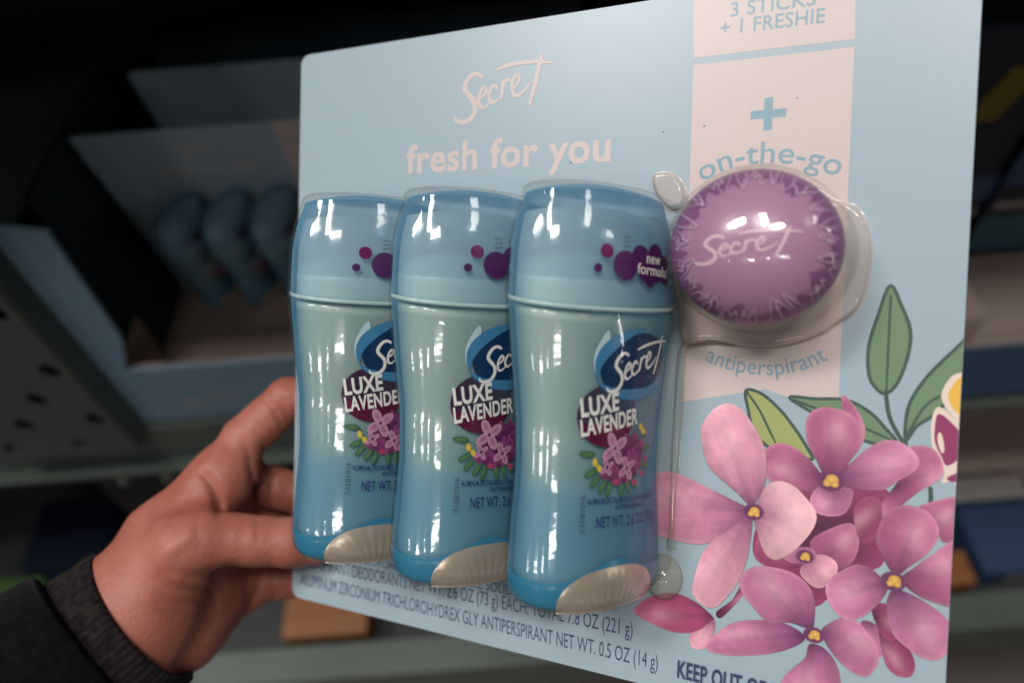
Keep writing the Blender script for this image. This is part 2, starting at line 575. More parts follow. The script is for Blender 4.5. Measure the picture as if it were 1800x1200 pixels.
def card_wordmark():
    parts = []
    for i, (pts, w, tp) in enumerate(wordmark()):
        src = [(768 + x * 445.0, 450 - y * 445.0) for x, y in pts]
        q = [cp(500 + x / 2.571, 40 + y / 2.571) for x, y in src]
        V, F = ribbon(q, w * 445 / 2.571 / 4.6 * 1.35, 8, tp)
        V[:, 2] += i * 1.1
        parts.append((V, F))
    ring = [(cp(946, 160)[0] + 0.7 * math.cos(a), cp(946, 160)[1] + 0.7 * math.sin(a)) for a in np.linspace(0, 2 * math.pi, 14)]
    V, F = ribbon(ring, 0.22, 1, (1, 1), smooth=False)
    parts.append((V, F))
    card_print('printed_wordmark', merge(parts), 'pink', 2)
card_wordmark()

# statement lines along the foot of the card
for body, a, b, cap, bold in (
    ('ALUMINUM ZIRCONIUM OCTACHLOROHYDREX GLY INVISIBLE SOLID', (440, 948), (900, 1046), 3.6, 0.0),
    ('ANTIPERSPIRANT/DEODORANTS NET WT. 2.6 OZ (73 g) EACH; TOTAL 7.8 OZ (221 g)', (513, 991), (1112, 1118), 5.0, 0.0),
    ('ALUMINUM ZIRCONIUM TRICHLOROHYDREX GLY ANTIPERSPIRANT NET WT. 0.5 OZ (14 g)', (528, 1026), (1156, 1176), 5.0, 0.0),
    ('KEEP OUT OF REACH OF CHILDREN', (1191, 1187), (1640, 1300), 5.4, 0.022)):
    p0, p1 = np.array(cp(*a)), np.array(cp(*b))
    card_print('printed_lettering', text_line(body, p0, p1, cap, bold), 'navyprint', 60 if bold else 2)
# dust specks
for x, y, r in ((1003, 286, 0.28), (1166, 232, 0.22), (1238, 222, 0.25), (1401, 173, 0.2)):
    a, b = cp(x, y)
    card_print('dust_speck', filled([(a + r * math.cos(t), b + 1.3 * r * math.sin(t)) for t in np.linspace(0, 6.28, 7)[:-1]]), 'datecode', 3)

# ---------------------------------------------------------------- printed leaves
def leaf(outline, mat, veins, layer, wl=1.0):
    V, F = filled(outline, 8)
    o = card_print('printed_leaf', (V, F), mat, layer)
    P = catmull(outline, 8, True)
    P = np.vstack([P, P[:2]])
    parts = [ribbon(P, wl, 1, (1, 1), smooth=False)]
    for v in veins:
        parts.append(ribbon(v, wl * 0.75, 6, (1, 0.6)))
    V2, F2 = merge(parts)
    card_print('leaf_outline', (V2, F2), 'leafline', layer + 1, parent=o)
    return o
leaf(cps([(1565, 502), (1545, 550), (1527, 610), (1528, 660), (1542, 684), (1558, 691), (1578, 672), (1596, 625), (1600, 580), (1585, 538)]), 'sage',
     [cps([(1566, 520), (1562, 600), (1558, 690)])], 3)
leaf(cps([(1592, 772), (1597, 715), (1625, 668), (1670, 622), (1712, 590), (1712, 650), (1680, 690), (1640, 730), (1612, 748)]), 'sage',
     [cps([(1594, 765), (1625, 715), (1660, 690), (1700, 650)])], 3)
leaf(zf([(640, 85), (740, 90), (860, 95), (950, 140), (1010, 200), (1055, 262), (960, 262), (850, 215), (740, 150)]), 'sage',
     [zf([(660, 95), (850, 170), (980, 225), (1050, 258)])], 3)
leaf(zf([(470, 58), (530, 70), (600, 130), (660, 205), (705, 275), (728, 326), (650, 310), (560, 280), (500, 215), (478, 130)]), 'olive',
     [zf([(472, 62), (520, 130), (555, 200), (585, 262)])], 3)
stem_parts = [ribbon(q, 1.2, 6, (1, 1)) for q in (
    cps([(1557, 688), (1563, 730), (1578, 762), (1592, 782)]), cps([(1594, 762), (1592, 775), (1592, 790)]), zf([(1190, 440), (1192, 480), (1185, 520)]))]
for i, s in enumerate(stem_parts):
    s[0][:, 2] += i
card_print('printed_stem', merge(stem_parts), 'leafline', 5)
# small plum and yellow buds with a cream edge at the right edge of the card
a = card_print('printed_bud', filled(cps([(1690, 655), (1672, 662), (1655, 690), (1660, 712), (1678, 735), (1690, 745), (1712, 745), (1712, 655)])), 'cream', 5)
card_print('bud_colour', filled(cps([(1692, 662), (1680, 670), (1667, 692), (1672, 712), (1686, 728), (1712, 738), (1712, 664)])), 'yellow', 6, parent=a)
a = card_print('printed_bud', filled(cps([(1649, 715), (1638, 735), (1637, 775), (1645, 800), (1660, 828), (1655, 848), (1672, 845), (1690, 852), (1690, 760), (1670, 728)])), 'cream', 7)
card_print('bud_colour', filled(cps([(1650, 727), (1644, 742), (1643, 775), (1654, 800), (1665, 818), (1690, 800), (1690, 765), (1668, 738)])), 'plum', 8, parent=a)
card_print('bud_fleck', filled(cps([(1650, 760), (1648, 775), (1655, 795), (1660, 790), (1656, 765)])), 'cream', 9, parent=a)
card_print('bud_colour', filled(cps([(1664, 840), (1676, 833), (1690, 830), (1690, 845), (1672, 846)])), 'plum', 8, parent=a)

# ---------------------------------------------------------------- printed lilac flowers (process ink, colours per vertex)
def lerp(a, b, t):
    return np.asarray(a)[None, :] * (1 - t)[:, None] + np.asarray(b)[None, :] * t[:, None]
BOARD = np.array((0.318, 0.402, 0.455))
def petal(zpts, zc, tip, base, edge, layer, parent, seed, veins=7, fold=None):
    out = np.array(zf(zpts))
    c = np.array(zf([zc])[0])
    V, F, E = fan(out, 12, 7)
    rel = V[:, :2] - c
    dist = np.hypot(rel[:, 0], rel[:, 1])
    far = dist.max()
    u = dist / far
    ax = V[:, :2].mean(0) - c
    ax /= np.hypot(*ax) + 1e-9
    side = (rel[:, 0] * -ax[1] + rel[:, 1] * ax[0])
    half = np.abs(side).max() + 1e-6
    sn = side / half
    C = lerp(base, tip, np.clip((u - 0.08) / 0.6, 0, 1) ** 0.8)
    # paler rolled rim, stronger toward the tip
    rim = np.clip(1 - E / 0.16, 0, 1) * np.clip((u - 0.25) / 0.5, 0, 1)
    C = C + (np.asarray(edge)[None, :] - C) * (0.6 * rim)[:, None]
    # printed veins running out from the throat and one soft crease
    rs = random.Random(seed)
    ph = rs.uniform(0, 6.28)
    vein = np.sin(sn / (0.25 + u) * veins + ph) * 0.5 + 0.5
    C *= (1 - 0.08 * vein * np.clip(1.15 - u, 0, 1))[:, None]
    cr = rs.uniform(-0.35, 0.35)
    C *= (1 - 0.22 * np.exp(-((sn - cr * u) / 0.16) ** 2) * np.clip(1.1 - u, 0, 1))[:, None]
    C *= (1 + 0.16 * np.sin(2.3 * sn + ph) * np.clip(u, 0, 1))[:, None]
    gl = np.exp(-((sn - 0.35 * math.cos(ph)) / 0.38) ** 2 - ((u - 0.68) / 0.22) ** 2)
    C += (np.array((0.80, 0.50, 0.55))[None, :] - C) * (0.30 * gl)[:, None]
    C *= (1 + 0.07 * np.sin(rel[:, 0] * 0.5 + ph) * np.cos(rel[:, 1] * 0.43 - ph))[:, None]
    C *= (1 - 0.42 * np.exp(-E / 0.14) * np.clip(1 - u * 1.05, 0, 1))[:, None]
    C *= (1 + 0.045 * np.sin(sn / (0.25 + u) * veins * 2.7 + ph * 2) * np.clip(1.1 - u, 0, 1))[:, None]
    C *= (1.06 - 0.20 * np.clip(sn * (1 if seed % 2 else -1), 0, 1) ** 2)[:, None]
    # the lowest petals are printed fading into the card colour
    low = np.clip((16.5 - V[:, 1]) / 12.0, 0, 1) * np.clip((190 - V[:, 0]) / 12.0, 0, 1)
    C = C * (1 - 0.85 * low)[:, None] + BOARD[None, :] * (0.85 * low)[:, None]
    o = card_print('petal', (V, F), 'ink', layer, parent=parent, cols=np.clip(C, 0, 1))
    return o

PALE = (0.66, 0.30, 0.385), (0.33, 0.10, 0.22), (0.78, 0.44, 0.48)
ROSE = (0.43, 0.115, 0.235), (0.18, 0.03, 0.10), (0.60, 0.24, 0.34)
MAUV = (0.47, 0.155, 0.29), (0.17, 0.035, 0.13), (0.64, 0.28, 0.38)
DEEP = (0.27, 0.04, 0.12), (0.10, 0.012, 0.05), (0.38, 0.08, 0.18)
def throat(zc, r, layer, parent):
    c = zf([zc])[0]
    V, F, E = fan([(c[0] + r * 1.5 * math.cos(a), c[1] + r * 1.25 * math.sin(a)) for a in np.linspace(0, 6.28, 13)[:-1]], 4, 2)
    card_print('flower_throat', (V, F), 'ink', layer, parent=parent, cols=lerp((0.16, 0.04, 0.12), (0.05, 0.012, 0.03), E))
    for k, (dx, dy, s) in enumerate(((0.15, 0.1, 0.75), (-0.35, -0.3, 0.45), (0.5, -0.35, 0.4))):
        V, F, E = fan([(c[0] + dx * r + r * s * math.cos(a), c[1] + dy * r + r * s * 0.95 * math.sin(a)) for a in np.linspace(0, 6.28, 9)[:-1]], 3, 2)
        card_print('stamen', (V, F), 'ink', layer + 1 + k, parent=parent, cols=lerp((0.55, 0.26, 0.05), (0.75, 0.48, 0.12), E))

def flower(zc, petals, layer, pal, seed, r=2.2, name='printed_flower'):
    o = bpy.data.objects.new(name, None)
    COL.objects.link(o)
    o.parent = pack
    for i, p in enumerate(petals):
        q = pal
        if isinstance(p, tuple):
            p, q = p
        petal(p, zc, q[0], q[1], q[2], layer + i, o, seed * 10 + i)
    if r:
        throat(zc, r, layer + len(petals) + 1, o)
    return o

# dark mass between the blossoms, then loose petals, then the four open flowers
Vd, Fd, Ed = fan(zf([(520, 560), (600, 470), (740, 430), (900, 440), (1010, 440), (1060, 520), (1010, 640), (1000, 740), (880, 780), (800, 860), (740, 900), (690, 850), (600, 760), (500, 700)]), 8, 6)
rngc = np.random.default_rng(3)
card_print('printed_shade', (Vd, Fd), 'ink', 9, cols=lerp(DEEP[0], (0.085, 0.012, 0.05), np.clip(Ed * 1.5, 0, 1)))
flower((1060, 430), [[(1110, 280), (1180, 276), (1225, 310), (1242, 370), (1220, 410), (1150, 450), (1060, 520), (1010, 560), (1000, 500), (1050, 430), (1100, 350)]], 12, ROSE, 21, r=0)
flower((1120, 640), [[(1140, 515), (1220, 485), (1300, 478), (1310, 560), (1300, 630), (1240, 650), (1215, 600), (1190, 545)]], 12, ROSE, 22, r=0)
flower((750, 740), [([(720, 650), (780, 605), (880, 575), (912, 640), (890, 720), (830, 755), (750, 720)], ROSE),
                    ([(895, 510), (955, 470), (1000, 500), (992, 600), (940, 655), (900, 610)], DEEP),
                    ([(560, 560), (610, 580), (660, 660), (640, 760), (560, 750), (500, 690)], DEEP)], 13, ROSE, 23, r=0)
flower((700, 705), [([(680, 760), (720, 705), (780, 700), (826, 735), (815, 790), (760, 828), (710, 805)], PALE),
                    ([(610, 700), (650, 672), (720, 670), (745, 700), (720, 730), (650, 730)], MAUV)], 17, PALE, 24, r=1.7)
flower((950, 930), [([(920, 960), (975, 970), (1020, 1030), (1015, 1085), (970, 1100), (930, 1060)], MAUV),
                    ([(990, 975), (1050, 1010), (1110, 1070), (1130, 1130), (1110, 1175), (1050, 1165), (1010, 1110)], DEEP),
                    ([(960, 905), (1020, 890), (1060, 960), (1050, 1030), (1000, 1010)], DEEP)], 13, DEEP, 25, r=0)
flower((350, 930), [([(32, 922), (70, 875), (130, 852), (200, 850), (270, 880), (340, 940), (345, 985), (290, 1000), (200, 1002), (120, 975)], ((0.50, 0.085, 0.20), (0.24, 0.03, 0.10), (0.60, 0.20, 0.30))),
                    ([(355, 920), (420, 870), (460, 800), (470, 840), (420, 900), (370, 945)], DEEP),
                    ([(250, 1010), (300, 985), (345, 950), (345, 1010), (310, 1060), (260, 1060)], PALE)], 14, ROSE, 26, r=0)
flower((800, 410), [
    ([(850, 420), (870, 330), (850, 160), (845, 78), (880, 100), (925, 170), (936, 230), (910, 290), (870, 340)], ROSE),
    [(770, 400), (720, 330), (660, 280), (600, 262), (552, 282), (530, 340), (555, 400), (600, 440), (680, 447), (740, 450)],
    [(780, 395), (745, 330), (710, 260), (703, 195), (720, 145), (770, 122), (830, 130), (880, 150), (915, 200), (915, 270), (865, 350), (830, 392)],
    ([(760, 425), (720, 480), (740, 530), (800, 548), (860, 532), (888, 450), (820, 425)], MAUV),
    ([(835, 395), (900, 320), (980, 262), (1050, 252), (1115, 285), (1146, 330), (1130, 370), (1060, 412), (1000, 445), (900, 442), (845, 425)], MAUV)], 20, ROSE, 31, r=2.6)
flower((735, 1010), [
    [(700, 1015), (620, 965), (520, 952), (420, 962), (355, 1005), (315, 1065), (400, 1090), (550, 1085), (660, 1055)],
    [(720, 1045), (700, 1100), (645, 1145), (605, 1200), (620, 1270), (740, 1290), (830, 1240), (832, 1150), (785, 1070)],
    [(765, 1000), (800, 962), (860, 940), (920, 970), (975, 1050), (985, 1120), (940, 1172), (880, 1152), (810, 1085)],
    [(722, 985), (640, 962), (560, 962), (500, 905), (450, 835), (448, 785), (495, 745), (570, 745), (650, 767), (710, 812), (737, 870), (738, 945)]], 28, MAUV, 32, r=2.0)
flower((1045, 800), [
    [(1075, 790), (1130, 745), (1200, 695), (1300, 640), (1320, 770), (1300, 895), (1200, 882), (1120, 842)],
    ([(1040, 835), (1018, 900), (1040, 1000), (1100, 1060), (1160, 1100), (1220, 1106), (1262, 1060), (1262, 960), (1180, 888), (1090, 840)], MAUV),
    ([(1015, 810), (960, 752), (900, 735), (840, 760), (790, 800), (783, 850), (820, 922), (880, 952), (950, 922), (1015, 850)], MAUV),
    ([(1040, 765), (1000, 700), (977, 640), (1000, 560), (1050, 512), (1110, 505), (1180, 530), (1222, 590), (1216, 640), (1170, 700), (1110, 742), (1070, 772)], ROSE)], 34, ROSE, 33, r=2.3)
flower((500, 530), [
    ([(480, 520), (410, 480), (330, 440), (250, 400), (170, 372), (100, 390), (50, 470), (70, 580), (160, 632), (300, 656), (385, 610), (450, 565)], ((0.60, 0.235, 0.345), PALE[1], PALE[2])),
    [(495, 550), (478, 700), (445, 790), (405, 850), (350, 902), (300, 892), (263, 850), (268, 790), (300, 690), (340, 640), (400, 600), (455, 555)],
    ([(505, 525), (540, 440), (590, 410), (650, 425), (700, 470), (742, 530), (740, 580), (700, 640), (645, 690), (590, 716), (552, 700), (523, 640), (503, 565)], ((0.72, 0.40, 0.44), PALE[1], (0.78, 0.46, 0.48))),
    [(488, 505), (430, 450), (360, 390), (318, 340), (296, 250), (300, 190), (345, 130), (400, 108), (450, 128), (492, 180), (532, 250), (551, 330), (545, 420), (518, 475)]], 40, PALE, 34, r=2.1)

# ---------------------------------------------------------------- the stick: outline and surface map
HB = 132.0
NEXP = 2.15
VLO, VHI = 5.0, 125.0      # foot and the height where the cap starts to close
PROF = [(VLO, 25.6, 13.6), (VLO + 1.2, 26.8, 14.7), (VLO + 3.5, 27.4, 15.2), (13, 27.7, 15.4), (25, 27.0, 14.8), (42, 25.9, 13.8), (58, 26.3, 14.1), (76, 28.4, 15.6), (92, 29.8, 16.6),
        (101, 29.8, 16.5), (109, 29.4, 16.1), (115, 28.5, 15.4), (120, 27.2, 14.3), (VHI, 25.6, 13.0)]
_pv = np.array([p[0] for p in PROF]); _pa = np.array([p[1] for p in PROF]); _pb = np.array([p[2] for p in PROF])
_dv = np.linspace(VLO, VHI, 400)
def _sm(y):
    q = np.interp(_dv, _pv, y)
    k = np.hanning(25); k /= k.sum()
    pad = np.concatenate([np.full(12, q[0]), q, np.full(12, q[-1])])
    s = np.convolve(pad, k, 'valid')
    w = np.clip((_dv - VLO) / 8.0, 0, 1)
    return q * (1 - w) + s * w
_sa, _sb = _sm(_pa), _sm(_pb)
def prof(v):
    return np.interp(v, _dv, _sa), np.interp(v, _dv, _sb)
def sup(t, a, b, n=NEXP):
    s, c = np.sin(t), np.cos(t)
    return a * np.sign(s) * np.abs(s) ** (2 / n), b * np.sign(c) * np.abs(c) ** (2 / n)
_tt = np.linspace(-math.pi * 0.75, math.pi * 0.75, 1501)
_x, _z = sup(_tt, 28.0, 15.6)
_arc = np.concatenate([[0], np.cumsum(np.hypot(np.diff(_x), np.diff(_z)))])
_arc -= np.interp(0, _tt, _arc)
def surf(s, v, off):
    s = np.asarray(s, float); v = np.asarray(v, float)
    t = np.interp(s, _arc, _tt)
    a, b = prof(v)
    x, z = sup(t, a, b)
    x2, z2 = sup(t + 0.01, a, b)
    x1, z1 = sup(t - 0.01, a, b)
    nx, nz = -(z2 - z1), (x2 - x1)
    L = np.hypot(nx, nz) + 1e-9
    return np.column_stack([x + nx / L * off, v, z + nz / L * off])

RN = 96
TS = np.linspace(0, 2 * math.pi, RN, endpoint=False)
def loft(levels, cap_lo=True, cap_hi=True, arch=0.0, archv=120.0):
    """levels: (v, a, b); rings joined, ends closed"""
    V, F = [], []
    for v, a, b in levels:
        x, z = sup(TS, a, b)
        yy = np.full(RN, v)
        if arch and v > archv:
            k = min(1.0, (v - archv) / 9.0)
            yy = yy - arch * k * (np.abs(x) / 29.0) ** 2
        V.append(np.column_stack([x, yy, z]))
    n = len(levels)
    for r in range(n - 1):
        for i in range(RN):
            j = (i + 1) % RN
            F.append((r * RN + i, r * RN + j, (r + 1) * RN + j, (r + 1) * RN + i))
    if cap_lo:
        F.append(tuple(range(RN))[::-1])
    if cap_hi:
        F.append(tuple(range((n - 1) * RN, n * RN)))
    return sag(np.vstack(V)), F
def levels(v0, v1, n, inset=0.0):
    out = []
    for v in np.linspace(v0, v1, n):
        a, b = prof(v)
        out.append((v, a - inset, b - inset))
    return out

def refine(VF, edge=1.5, cols=None):
    """split flat prints finely enough to lie on a curved surface"""
    V, F = VF
    T = []
    for f in F:
        if len(f) == 3:
            T.append(f)
        elif len(f) == 4:
            T += [(f[0], f[1], f[2]), (f[0], f[2], f[3])]
        else:
            P = [Vector((V[i][0], V[i][1], 0)) for i in f]
            T += [(f[a], f[b], f[c]) for a, b, c in tessellate_polygon([P])]
    T = np.array(T, int)
    V = np.asarray(V, float)
    for _ in range(4):
        E = np.concatenate([T[:, [0, 1]], T[:, [1, 2]], T[:, [2, 0]]])
        L = np.hypot(*(V[E[:, 0], :2] - V[E[:, 1], :2]).T)
        if L.max() < edge:
            break
        key = np.sort(E, 1)
        u, inv = np.unique(key, axis=0, return_inverse=True)
        inv = inv.reshape(-1)
        n = len(V)
        V = np.vstack([V, 0.5 * (V[u[:, 0]] + V[u[:, 1]])])
        if cols is not None:
            cols = np.vstack([cols, 0.5 * (cols[u[:, 0]] + cols[u[:, 1]])])
        k = len(T)
        a, b, c = n + inv[:k], n + inv[k:2 * k], n + inv[2 * k:]
        T = np.concatenate([np.column_stack([T[:, 0], a, c]), np.column_stack([a, T[:, 1], b]), np.column_stack([c, b, T[:, 2]]), np.column_stack([a, b, c])])
    A = V[T]
    cr = (A[:, 1, 0] - A[:, 0, 0]) * (A[:, 2, 1] - A[:, 0, 1]) - (A[:, 2, 0] - A[:, 0, 0]) * (A[:, 1, 1] - A[:, 0, 1])
    T[cr < 0] = T[cr < 0][:, ::-1]
    return V, T.tolist(), cols

def sag(P):
    """the moulding lines and the foot dip a little toward the front of the stick"""
    P = np.array(P, float)
    P[:, 1] -= 2.2 * np.interp(P[:, 1], [95, 125], [1.0, 0.25]) * P[:, 2] / 16.0
    return P

def on_stick(name, VF, mat, off, parent, cols=None, slope=0.06):
    V, F, cols = refine(VF, 1.6, cols)
    P = surf(V[:, 0], V[:, 1], off + V[:, 2] * slope)
    return mk(name, P, F, mat, parent, smooth=False, cols=cols)

def crescent(c, ro, ri, a0, a1, sh, n=28):
    o, i = [], []
    for k in range(n + 1):
        a = math.radians(a0 + (a1 - a0) * k / n)
        f = math.sin(math.pi * k / n)
        o.append((c[0] + ro[0] * math.cos(a), c[1] + ro[1] * math.sin(a)))
        i.append((c[0] + (ro[0] - (ro[0] - ri[0]) * f) * math.cos(a) + sh[0] * f, c[1] + (ro[1] - (ro[1] - ri[1]) * f) * math.sin(a) + sh[1] * f))
    return np.array(o + i[::-1])

def make_stick(M, label, group):
    st = thing('deodorant_stick', label, 'deodorant stick', M, group)
    # solid inside, the elevator below it, the dome under the cap
    lv = levels(10, 92, 26, 1.7)
    lo = mk('product', *loft(lv), 'product', st)
    dome = levels(92.2, 100, 5, 1.9)
    a, b = dome[-1][1], dome[-1][2]
    for k in (0.15, 0.32, 0.5, 0.68, 0.84, 0.96):
        dome.append((100 + 8.5 * math.sin(k * math.pi / 2), a * math.cos(k * math.pi / 2) ** 0.6, b * math.cos(k * math.pi / 2) ** 0.6))
    mk('applicator_dome', *loft(dome), 'dome', st)
    ln = levels(95, 119, 10, 2.0)
    a, b = ln[-1][1], ln[-1][2]
    for k in (0.95, 0.86, 0.7, 0.45, 0.1):
        ln.append((119 + 3.5 * (1 - k * k), a * k, b * k))
    mk('cap_fill_liner', *loft(ln, cap_lo=False), 'liner', st)  # pale liner added to brighten the empty top of the cap
    # moulded outer shells
    mk('body', *loft(levels(9, 92.6, 34)), 'shell', st)
    cl = levels(94.0, VHI, 22)
    a, b = cl[-1][1], cl[-1][2]
    for r in (0.985, 0.955, 0.90, 0.78, 0.62, 0.42, 0.2, 0.04):
        cl.append((VHI + 0.5 + 3.1 * (1 - r * r) + 0.5 * min(1, (1 - r) * 20), a * r, b * r))
    cap = mk('cap', *loft(cl, cap_lo=False, arch=1.6, archv=116), 'cap', st)
    rim = []
    for v, off in ((92.6, 0.0), (92.8, 0.35), (93.8, 0.35), (94.0, 0.0)):
        a, b = prof(v)
        rim.append((v, a + off, b + off))
    mk('cap_rim', *loft(rim, False, False), 'rim', cap)
    # base collar with a rising front
    ss = np.linspace(-44, 44, 97)
    V, F = [], []
    rows = 9
    for s in ss:
        top = 13.2 + 6.2 * math.exp(-((s + 1.5) / 13.0) ** 2)
        for r in range(rows):
            V.append(surf(s, VLO + (top - VLO) * r / (rows - 1), 0.35 if r < rows - 1 else 0.05)[0])
    for i in range(len(ss) - 1):
        for r in range(rows - 1):
            F.append((i * rows + r, (i + 1) * rows + r, (i + 1) * rows + r + 1, i * rows + r + 1))
    col = mk('base_collar', sag(V), F, 'collar', st)
    fl = [(v, a + 0.2, b + 0.2) for v, a, b in levels(VLO, 12, 8)]
    fl = [(VLO - 0.9, fl[0][1] - 1.4, fl[0][2] - 1.4)] + fl
    mk('foot', *loft(fl), 'collar', col)
    # half-round dial window, bulging a little
    V, F = [], []
    ns, nh = 64, 12
    for i in range(ns + 1):
        s = -19.5 + 39 * i / ns
        h = 13.4 * max(0.0, 1 - abs(s / 19.5) ** 2.7) ** 0.5
        for r in range(nh + 1):
            f = r / nh
            bul = 0.35 * (1 - f ** 6) * max(0.0, 1 - abs(s / 19.5) ** 6) + 0.07 * math.sin(s * 2.1 * (1.5 - 0.8 * f)) * (1 - f ** 3)
            V.append(surf(s - 2.6, VLO - 0.9 + h * f, 0.5 + bul)[0])
    for i in range(ns):
        for r in range(nh):
            F.append((i * (nh + 1) + r, (i + 1) * (nh + 1) + r, (i + 1) * (nh + 1) + r + 1, i * (nh + 1) + r + 1))
    mk('dial', sag(V), F, 'dial', st)
    # ---- printed front: emblem
    c = (3.8, 75.0)
    el = [(c[0] + 13.6 * math.cos(a), c[1] + 9.3 * math.sin(a) + 0.10 * 13.6 * math.cos(a)) for a in np.linspace(0, 2 * math.pi, 41)[:-1]]
    em = on_stick('emblem', filled(el, 1), 'navy', 0.18, st)
    on_stick('emblem_swoosh', filled(crescent(c, (15.6, 10.6), (12.4, 8.4), 75, 205, (0.8, -0.8)), 1, smooth=False), 'swoosh', 0.22, em)
    on_stick('emblem_swoosh', filled(crescent(c, (16.2, 10.6), (14.0, 8.2), 200, 350, (0.5, 0.9)), 1, smooth=False), 'swoosh', 0.22, em)
    on_stick('emblem_leaf', filled([(-11.4, 72), (-12.2, 77.5), (-9.6, 83.2), (-7.6, 85.0), (-7.2, 81), (-9.6, 76.5)], 5), 'paleleaf', 0.16, em)
    parts = []
    for i, (pts, w, tp) in enumerate(wordmark(1.0)):
        V, F = ribbon([(-7.2 + x * 25.5, 67.2 + y * 22.5 + x * 1.0) for x, y in pts], w * 30, 6, tp)
        V[:, 2] += i * 0.3
        parts.append((V, F))
    on_stick('emblem_lettering', merge(parts), 'white', 0.26, em)
    # fragrance badge
    bd = on_stick('fragrance_badge', filled([(-5.6 + 11.3 * math.cos(a), 60.2 + 9.4 * math.sin(a)) for a in np.linspace(0, 2 * math.pi, 41)[:-1]], 1), 'foil', 0.12, st)
    on_stick('badge_lettering', text_line('LUXE', (-15.6, 60.1), (-2.0, 61.8), 5.0, 0.035), 'white', 0.36, bd)
    on_stick('badge_lettering', text_line('LAVENDER', (-15.4, 54.4), (6.9, 57.2), 4.5, 0.03), 'white', 0.36, bd)
    # printed posy
    rs = random.Random(5)
    pv, pf, pc = [], [], []
    cnt = [0]
    def blob(pts, ca, cb, z):
        V, F, E = fan(pts, 3, 3)
        V[:, 2] = z
        pf.extend([tuple(i + cnt[0] for i in f) for f in F])
        pv.append(V)
        pc.append(lerp(ca, cb, E))
        cnt[0] += len(V)
    def oval(cx, cy, l, w, ang):
        return [(cx + l * math.cos(t) * math.cos(ang) - w * math.sin(t) * math.sin(ang), cy + l * math.cos(t) * math.sin(ang) + w * math.sin(t) * math.cos(ang)) for t in np.linspace(0, 6.28, 9)[:-1]]
    z = 0.0
    for lx, ly, ang, l in ((-13, 49.2, 3.0, 3.0), (-11.5, 43.5, 3.5, 2.6), (-10, 41, 3.9, 2.6), (-4.5, 38.5, 4.3, 3), (0.5, 38, 4.8, 2.8), (6, 39.5, 5.3, 2.6), (12, 44, 5.9, 2.6), (13, 49, 0.2, 2.4), (11, 53.5, 0.7, 2.2), (-7, 39.5, 4.0, 2.6), (3.5, 38.2, 5.0, 2.4)):
        blob(oval(lx, ly, l, 0.95, ang), (0.04, 0.11, 0.055), (0.10, 0.20, 0.07), z)
        z += 0.05
    blob([(-5, 41.5), (-1.5, 39.6), (4, 39.8), (8.5, 42), (10.6, 46.5), (9, 51.5), (4.5, 53.5), (-1, 52), (-5.4, 48)], (0.13, 0.022, 0.10), (0.085, 0.012, 0.07), z)
    z += 0.05
    for lx, ly in ((-10.2, 46.6), (-8.4, 44.6), (9.2, 55.8), (10.6, 54.4)):
        blob(oval(lx, ly, 1.4, 0.9, rs.uniform(0, 3)), (0.62, 0.43, 0.04), (0.70, 0.55, 0.08), z)
        z += 0.05
    for lx, ly in ((-3, 43.5), (0, 41.5), (4, 42), (8, 44.5), (6, 47.5), (1.5, 52.0), (5.5, 52.5), (9.0, 50), (-6, 43.5), (3, 47)):
        for k in range(4):
            ang = k * 1.57 + rs.uniform(-0.4, 0.4)
            f = rs.uniform(0.6, 1.1)
            blob(oval(lx + 1.2 * math.cos(ang), ly + 1.2 * math.sin(ang), 1.35, 0.85, ang), (0.30 * f, 0.06 * f, 0.20 * f), (0.20 * f, 0.035 * f, 0.13 * f), z)
            z += 0.04
    for lx, ly, sc in ((-2.6, 50.2, 1.35), (3.0, 43.8, 1.0), (-5.5, 44.8, 0.7)):
        for k in range(4):
            ang = k * 1.57 + 0.5
            blob(oval(lx + 2.0 * sc * math.cos(ang), ly + 2.0 * sc * math.sin(ang), 2.1 * sc, 1.2 * sc, ang), (0.56, 0.29, 0.42), (0.33, 0.10, 0.24), z)
            z += 0.04
        blob(oval(lx, ly, 0.6, 0.6, 0), (0.10, 0.03, 0.08), (0.10, 0.03, 0.08), z)
        z += 0.04
    for lx, ly in ((6.6, 39.2), (10.5, 41.3), (-2, 40.2), (12.4, 45.8)):
        blob(oval(lx, ly, 1.1, 0.9, 0), (0.45, 0.06, 0.16), (0.36, 0.03, 0.10), z)
        z += 0.04
    on_stick('posy', (np.vstack(pv), pf), 'ink', 0.14, st, cols=np.vstack(pc), slope=0.05)
    on_stick('small_print', text_line('ALUMINUM ZIRCONIUM OCTACHLOROHYDREX GLY', (-12.6, 34.6), (17.5, 33.0), 1.5, 0.02), 'smallblue', 0.14, st)
    on_stick('small_print', text_line('ANTIPERSPIRANT', (-2.0, 32.0), (12.0, 31.2), 1.3, 0.02), 'smallblue', 0.14, st)
    on_stick('weight_lettering', text_line('NET WT. 2.6 OZ (73 g)', (-9.3, 27.4), (19.0, 25.9), 3.1, 0.008), 'smallblue', 0.14, st)
    on_stick('date_code', text_line('91018312', (-15.0, 37.2), (-15.0, 26.4), 1.7, 0.0), 'datecode', 0.14, st)
    # bubbles on the cap
    bb = bpy.data.objects.new('bubble_print', None)
    COL.objects.link(bb)
    bb.parent = st
